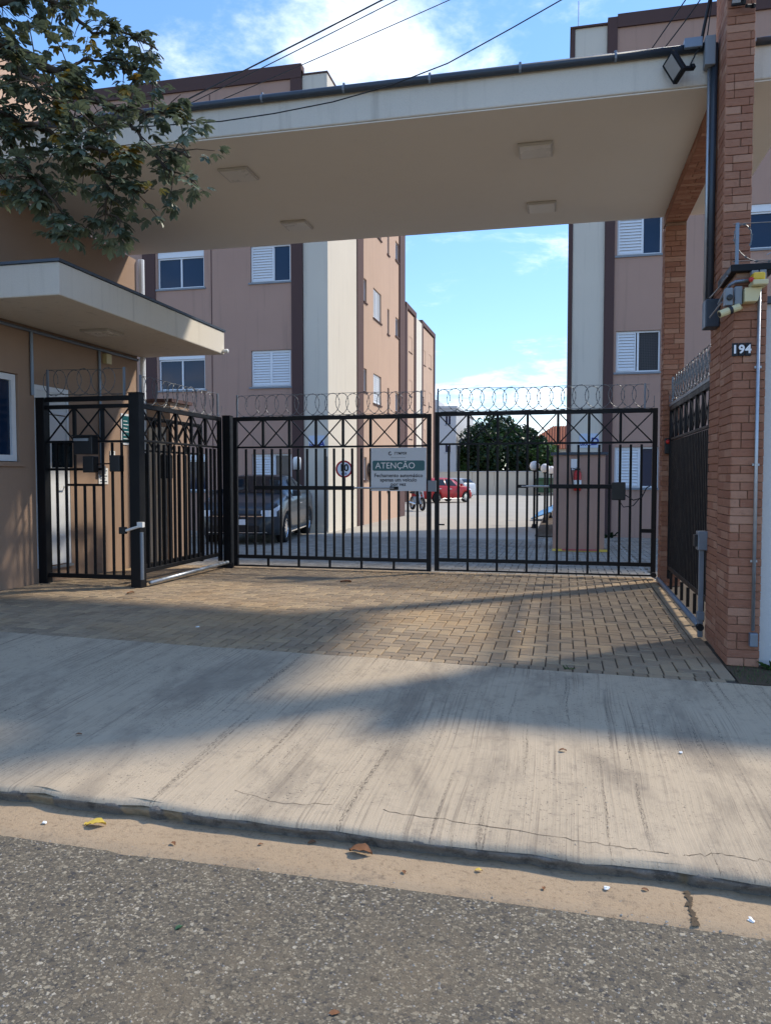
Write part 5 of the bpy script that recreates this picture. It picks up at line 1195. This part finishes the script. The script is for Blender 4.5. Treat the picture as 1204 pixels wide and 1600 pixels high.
for i_ in range(9):
    x_ = (-2.45, -2.0, -1.55, -1.2, -.58, -.3, -.05, .32, .85)[i_]; dead_leaf(('dry leaf crumb at the far left end of the gutter', 'yellowish crumb under the curled yellow leaf in the gutter', 'dry crumb right of the curled yellow leaf', 'dry crumb midway between the yellow leaf and the long brown leaf', 'dry crumb just right of the long brown leaf', 'yellowish crumb in the gutter at the picture middle', 'dry crumb left of the larger white paper scrap', 'dry crumb between the paper scrap and the gutter crack', 'dry crumb at the far right end of the gutter')[i_], x_, 2.82+.017*((i_*5) % 9), zg(x_), .022+.004*(i_ % 3), ('fallen_leaf_brown', 'fallen_leaf_yellow')[i_ % 4 == 1], 30+i_, i_*1.3)
def scrap(label, x, y, z, s, seed):
    rnd = random.Random(seed); bm2 = bmesh.new(); bmesh.ops.create_icosphere(bm2, subdivisions=2, radius=s/2)
    for v in bm2.verts: v.co *= 1+1.1*noise.noise(v.co*95+Vector((seed, 0, 0))); v.co.z *= .4; v.co += Vector((x, y, z+s*.2))
    me = bpy.data.meshes.new('paper_scrap'); bm2.to_mesh(me); bm2.free(); me.materials.append(MAT['paper']); o = link(bpy.data.objects.new('paper_scrap', me), None); tag(o, label, 'litter', 'paper scraps')
scrap('crumpled white paper scrap in the gutter left of the kerb break', .18, 2.93, zg(.18), .022, 1)
scrap('crumpled white scrap in the gutter at the right', .66, 2.84, zg(.66), .022, 2)
scrap('tiny white scrap in the gutter at the far left', -2.18, 2.87, zg(-2.2), .018, 3)
scrap('small white scrap on the sidewalk at the right', .62, 4.18, gz(.6, 4.2)+.004, .018, 4)
scrap('small white scrap on the pavers at the left', -3.1, 6.15, gz(-3.1, 6.15)+.003, .024, 5)
scrap('small pale scrap on the pavers at the right of the middle', -.35, 6.75, gz(-.35, 6.75)+.003, .026, 6)
# loose chippings on asphalt and in the gutter
pm = MB(); rp2 = random.Random(31)
def pebble_(x, y, z, s):
    vs = []; 
    for k in range(5): a = k*1.2566+rp2.random()*.6; q = s*rp2.uniform(.6, 1.15); vs.append((x+math.cos(a)*q, y+math.sin(a)*q*.85, z))
    vs.append((x+rp2.uniform(-.2, .2)*s, y, z+s*rp2.uniform(.35, .7))); pm.add(vs, [(k, (k+1) % 5, 5) for k in range(5)])
for _ in range(2600):
    x, y = rp2.uniform(-2.8, 1.3), rp2.uniform(1.7, 2.78); pebble_(x, y, kz(x)-.0755+.012*noise.noise((x*.6, y*.6, 0))-.004*max(0, 2.7-y), rp2.choice((.003, .004, .005, .0065)))
for _ in range(260):
    x, y = rp2.uniform(-2.8, 1.3), rp2.uniform(2.72, 2.99); pebble_(x, y, gut(x, y)-.001, rp2.choice((.002, .003, .004)))
for _ in range(260):
    x, y = rp2.uniform(-4.5, 1.6), rp2.uniform(3.1, 5.6); pebble_(x, y, gz(x, y)+.003, rp2.choice((.002, .003, .005)))
o = pm.build('loose_chippings', 'pebble', None); tag(o, 'loose stone chippings scattered over asphalt and gutter', 'gravel', kind='stuff')
# cracks in the walk near the kerb
def crack(pts, wd, seed, par, zf):
    rnd = random.Random(seed); L_ = []; n = 0
    for (a, b) in zip(pts, pts[1:]):
        for k in range(10): u = k/10; L_.append((a[0]+(b[0]-a[0])*u+rnd.gauss(0, .004), a[1]+(b[1]-a[1])*u+rnd.gauss(0, .006)))
    m = MB()
    for i, (x, y) in enumerate(L_):
        q = wd*rnd.uniform(.25, 1.0); (x2, y2) = L_[min(i+1, len(L_)-1)]; (x1, y1) = L_[max(i-1, 0)]; d = Vector((x2-x1, y2-y1)).normalized() if (x2-x1, y2-y1) != (0, 0) else Vector((1, 0))
        m.v += [(x-d.y*q, y+d.x*q, zf(x, y)+.0045), (x+d.y*q, y-d.x*q, zf(x, y)+.0045)]
    for i in range(len(L_)-1): m.f.append((2*i, 2*i+1, 2*i+3, 2*i+2))
    m.build('crack', 'soil', par)
crack([(-.75, 3.20), (-.4, 3.17), (0, 3.145), (.3, 3.12), (.45, 3.115)], .0022, 1, swo, walkz); crack([(.47, 3.12), (.6, 3.16), (.75, 3.15), (.95, 3.125), (1.2, 3.13)], .0022, 2, swo, walkz)
crack([(-1.45, 3.22), (-1.2, 3.16), (-.95, 3.20)], .0015, 3, swo, walkz)
crack([(.47, 2.99), (.475, 2.93), (.465, 2.86), (.47, 2.80), (.46, 2.75)], .014, 5, go, gut)
MB().box(-6, 1.1, 5.505, 5.53, -.02, -.02+.0) if False else None
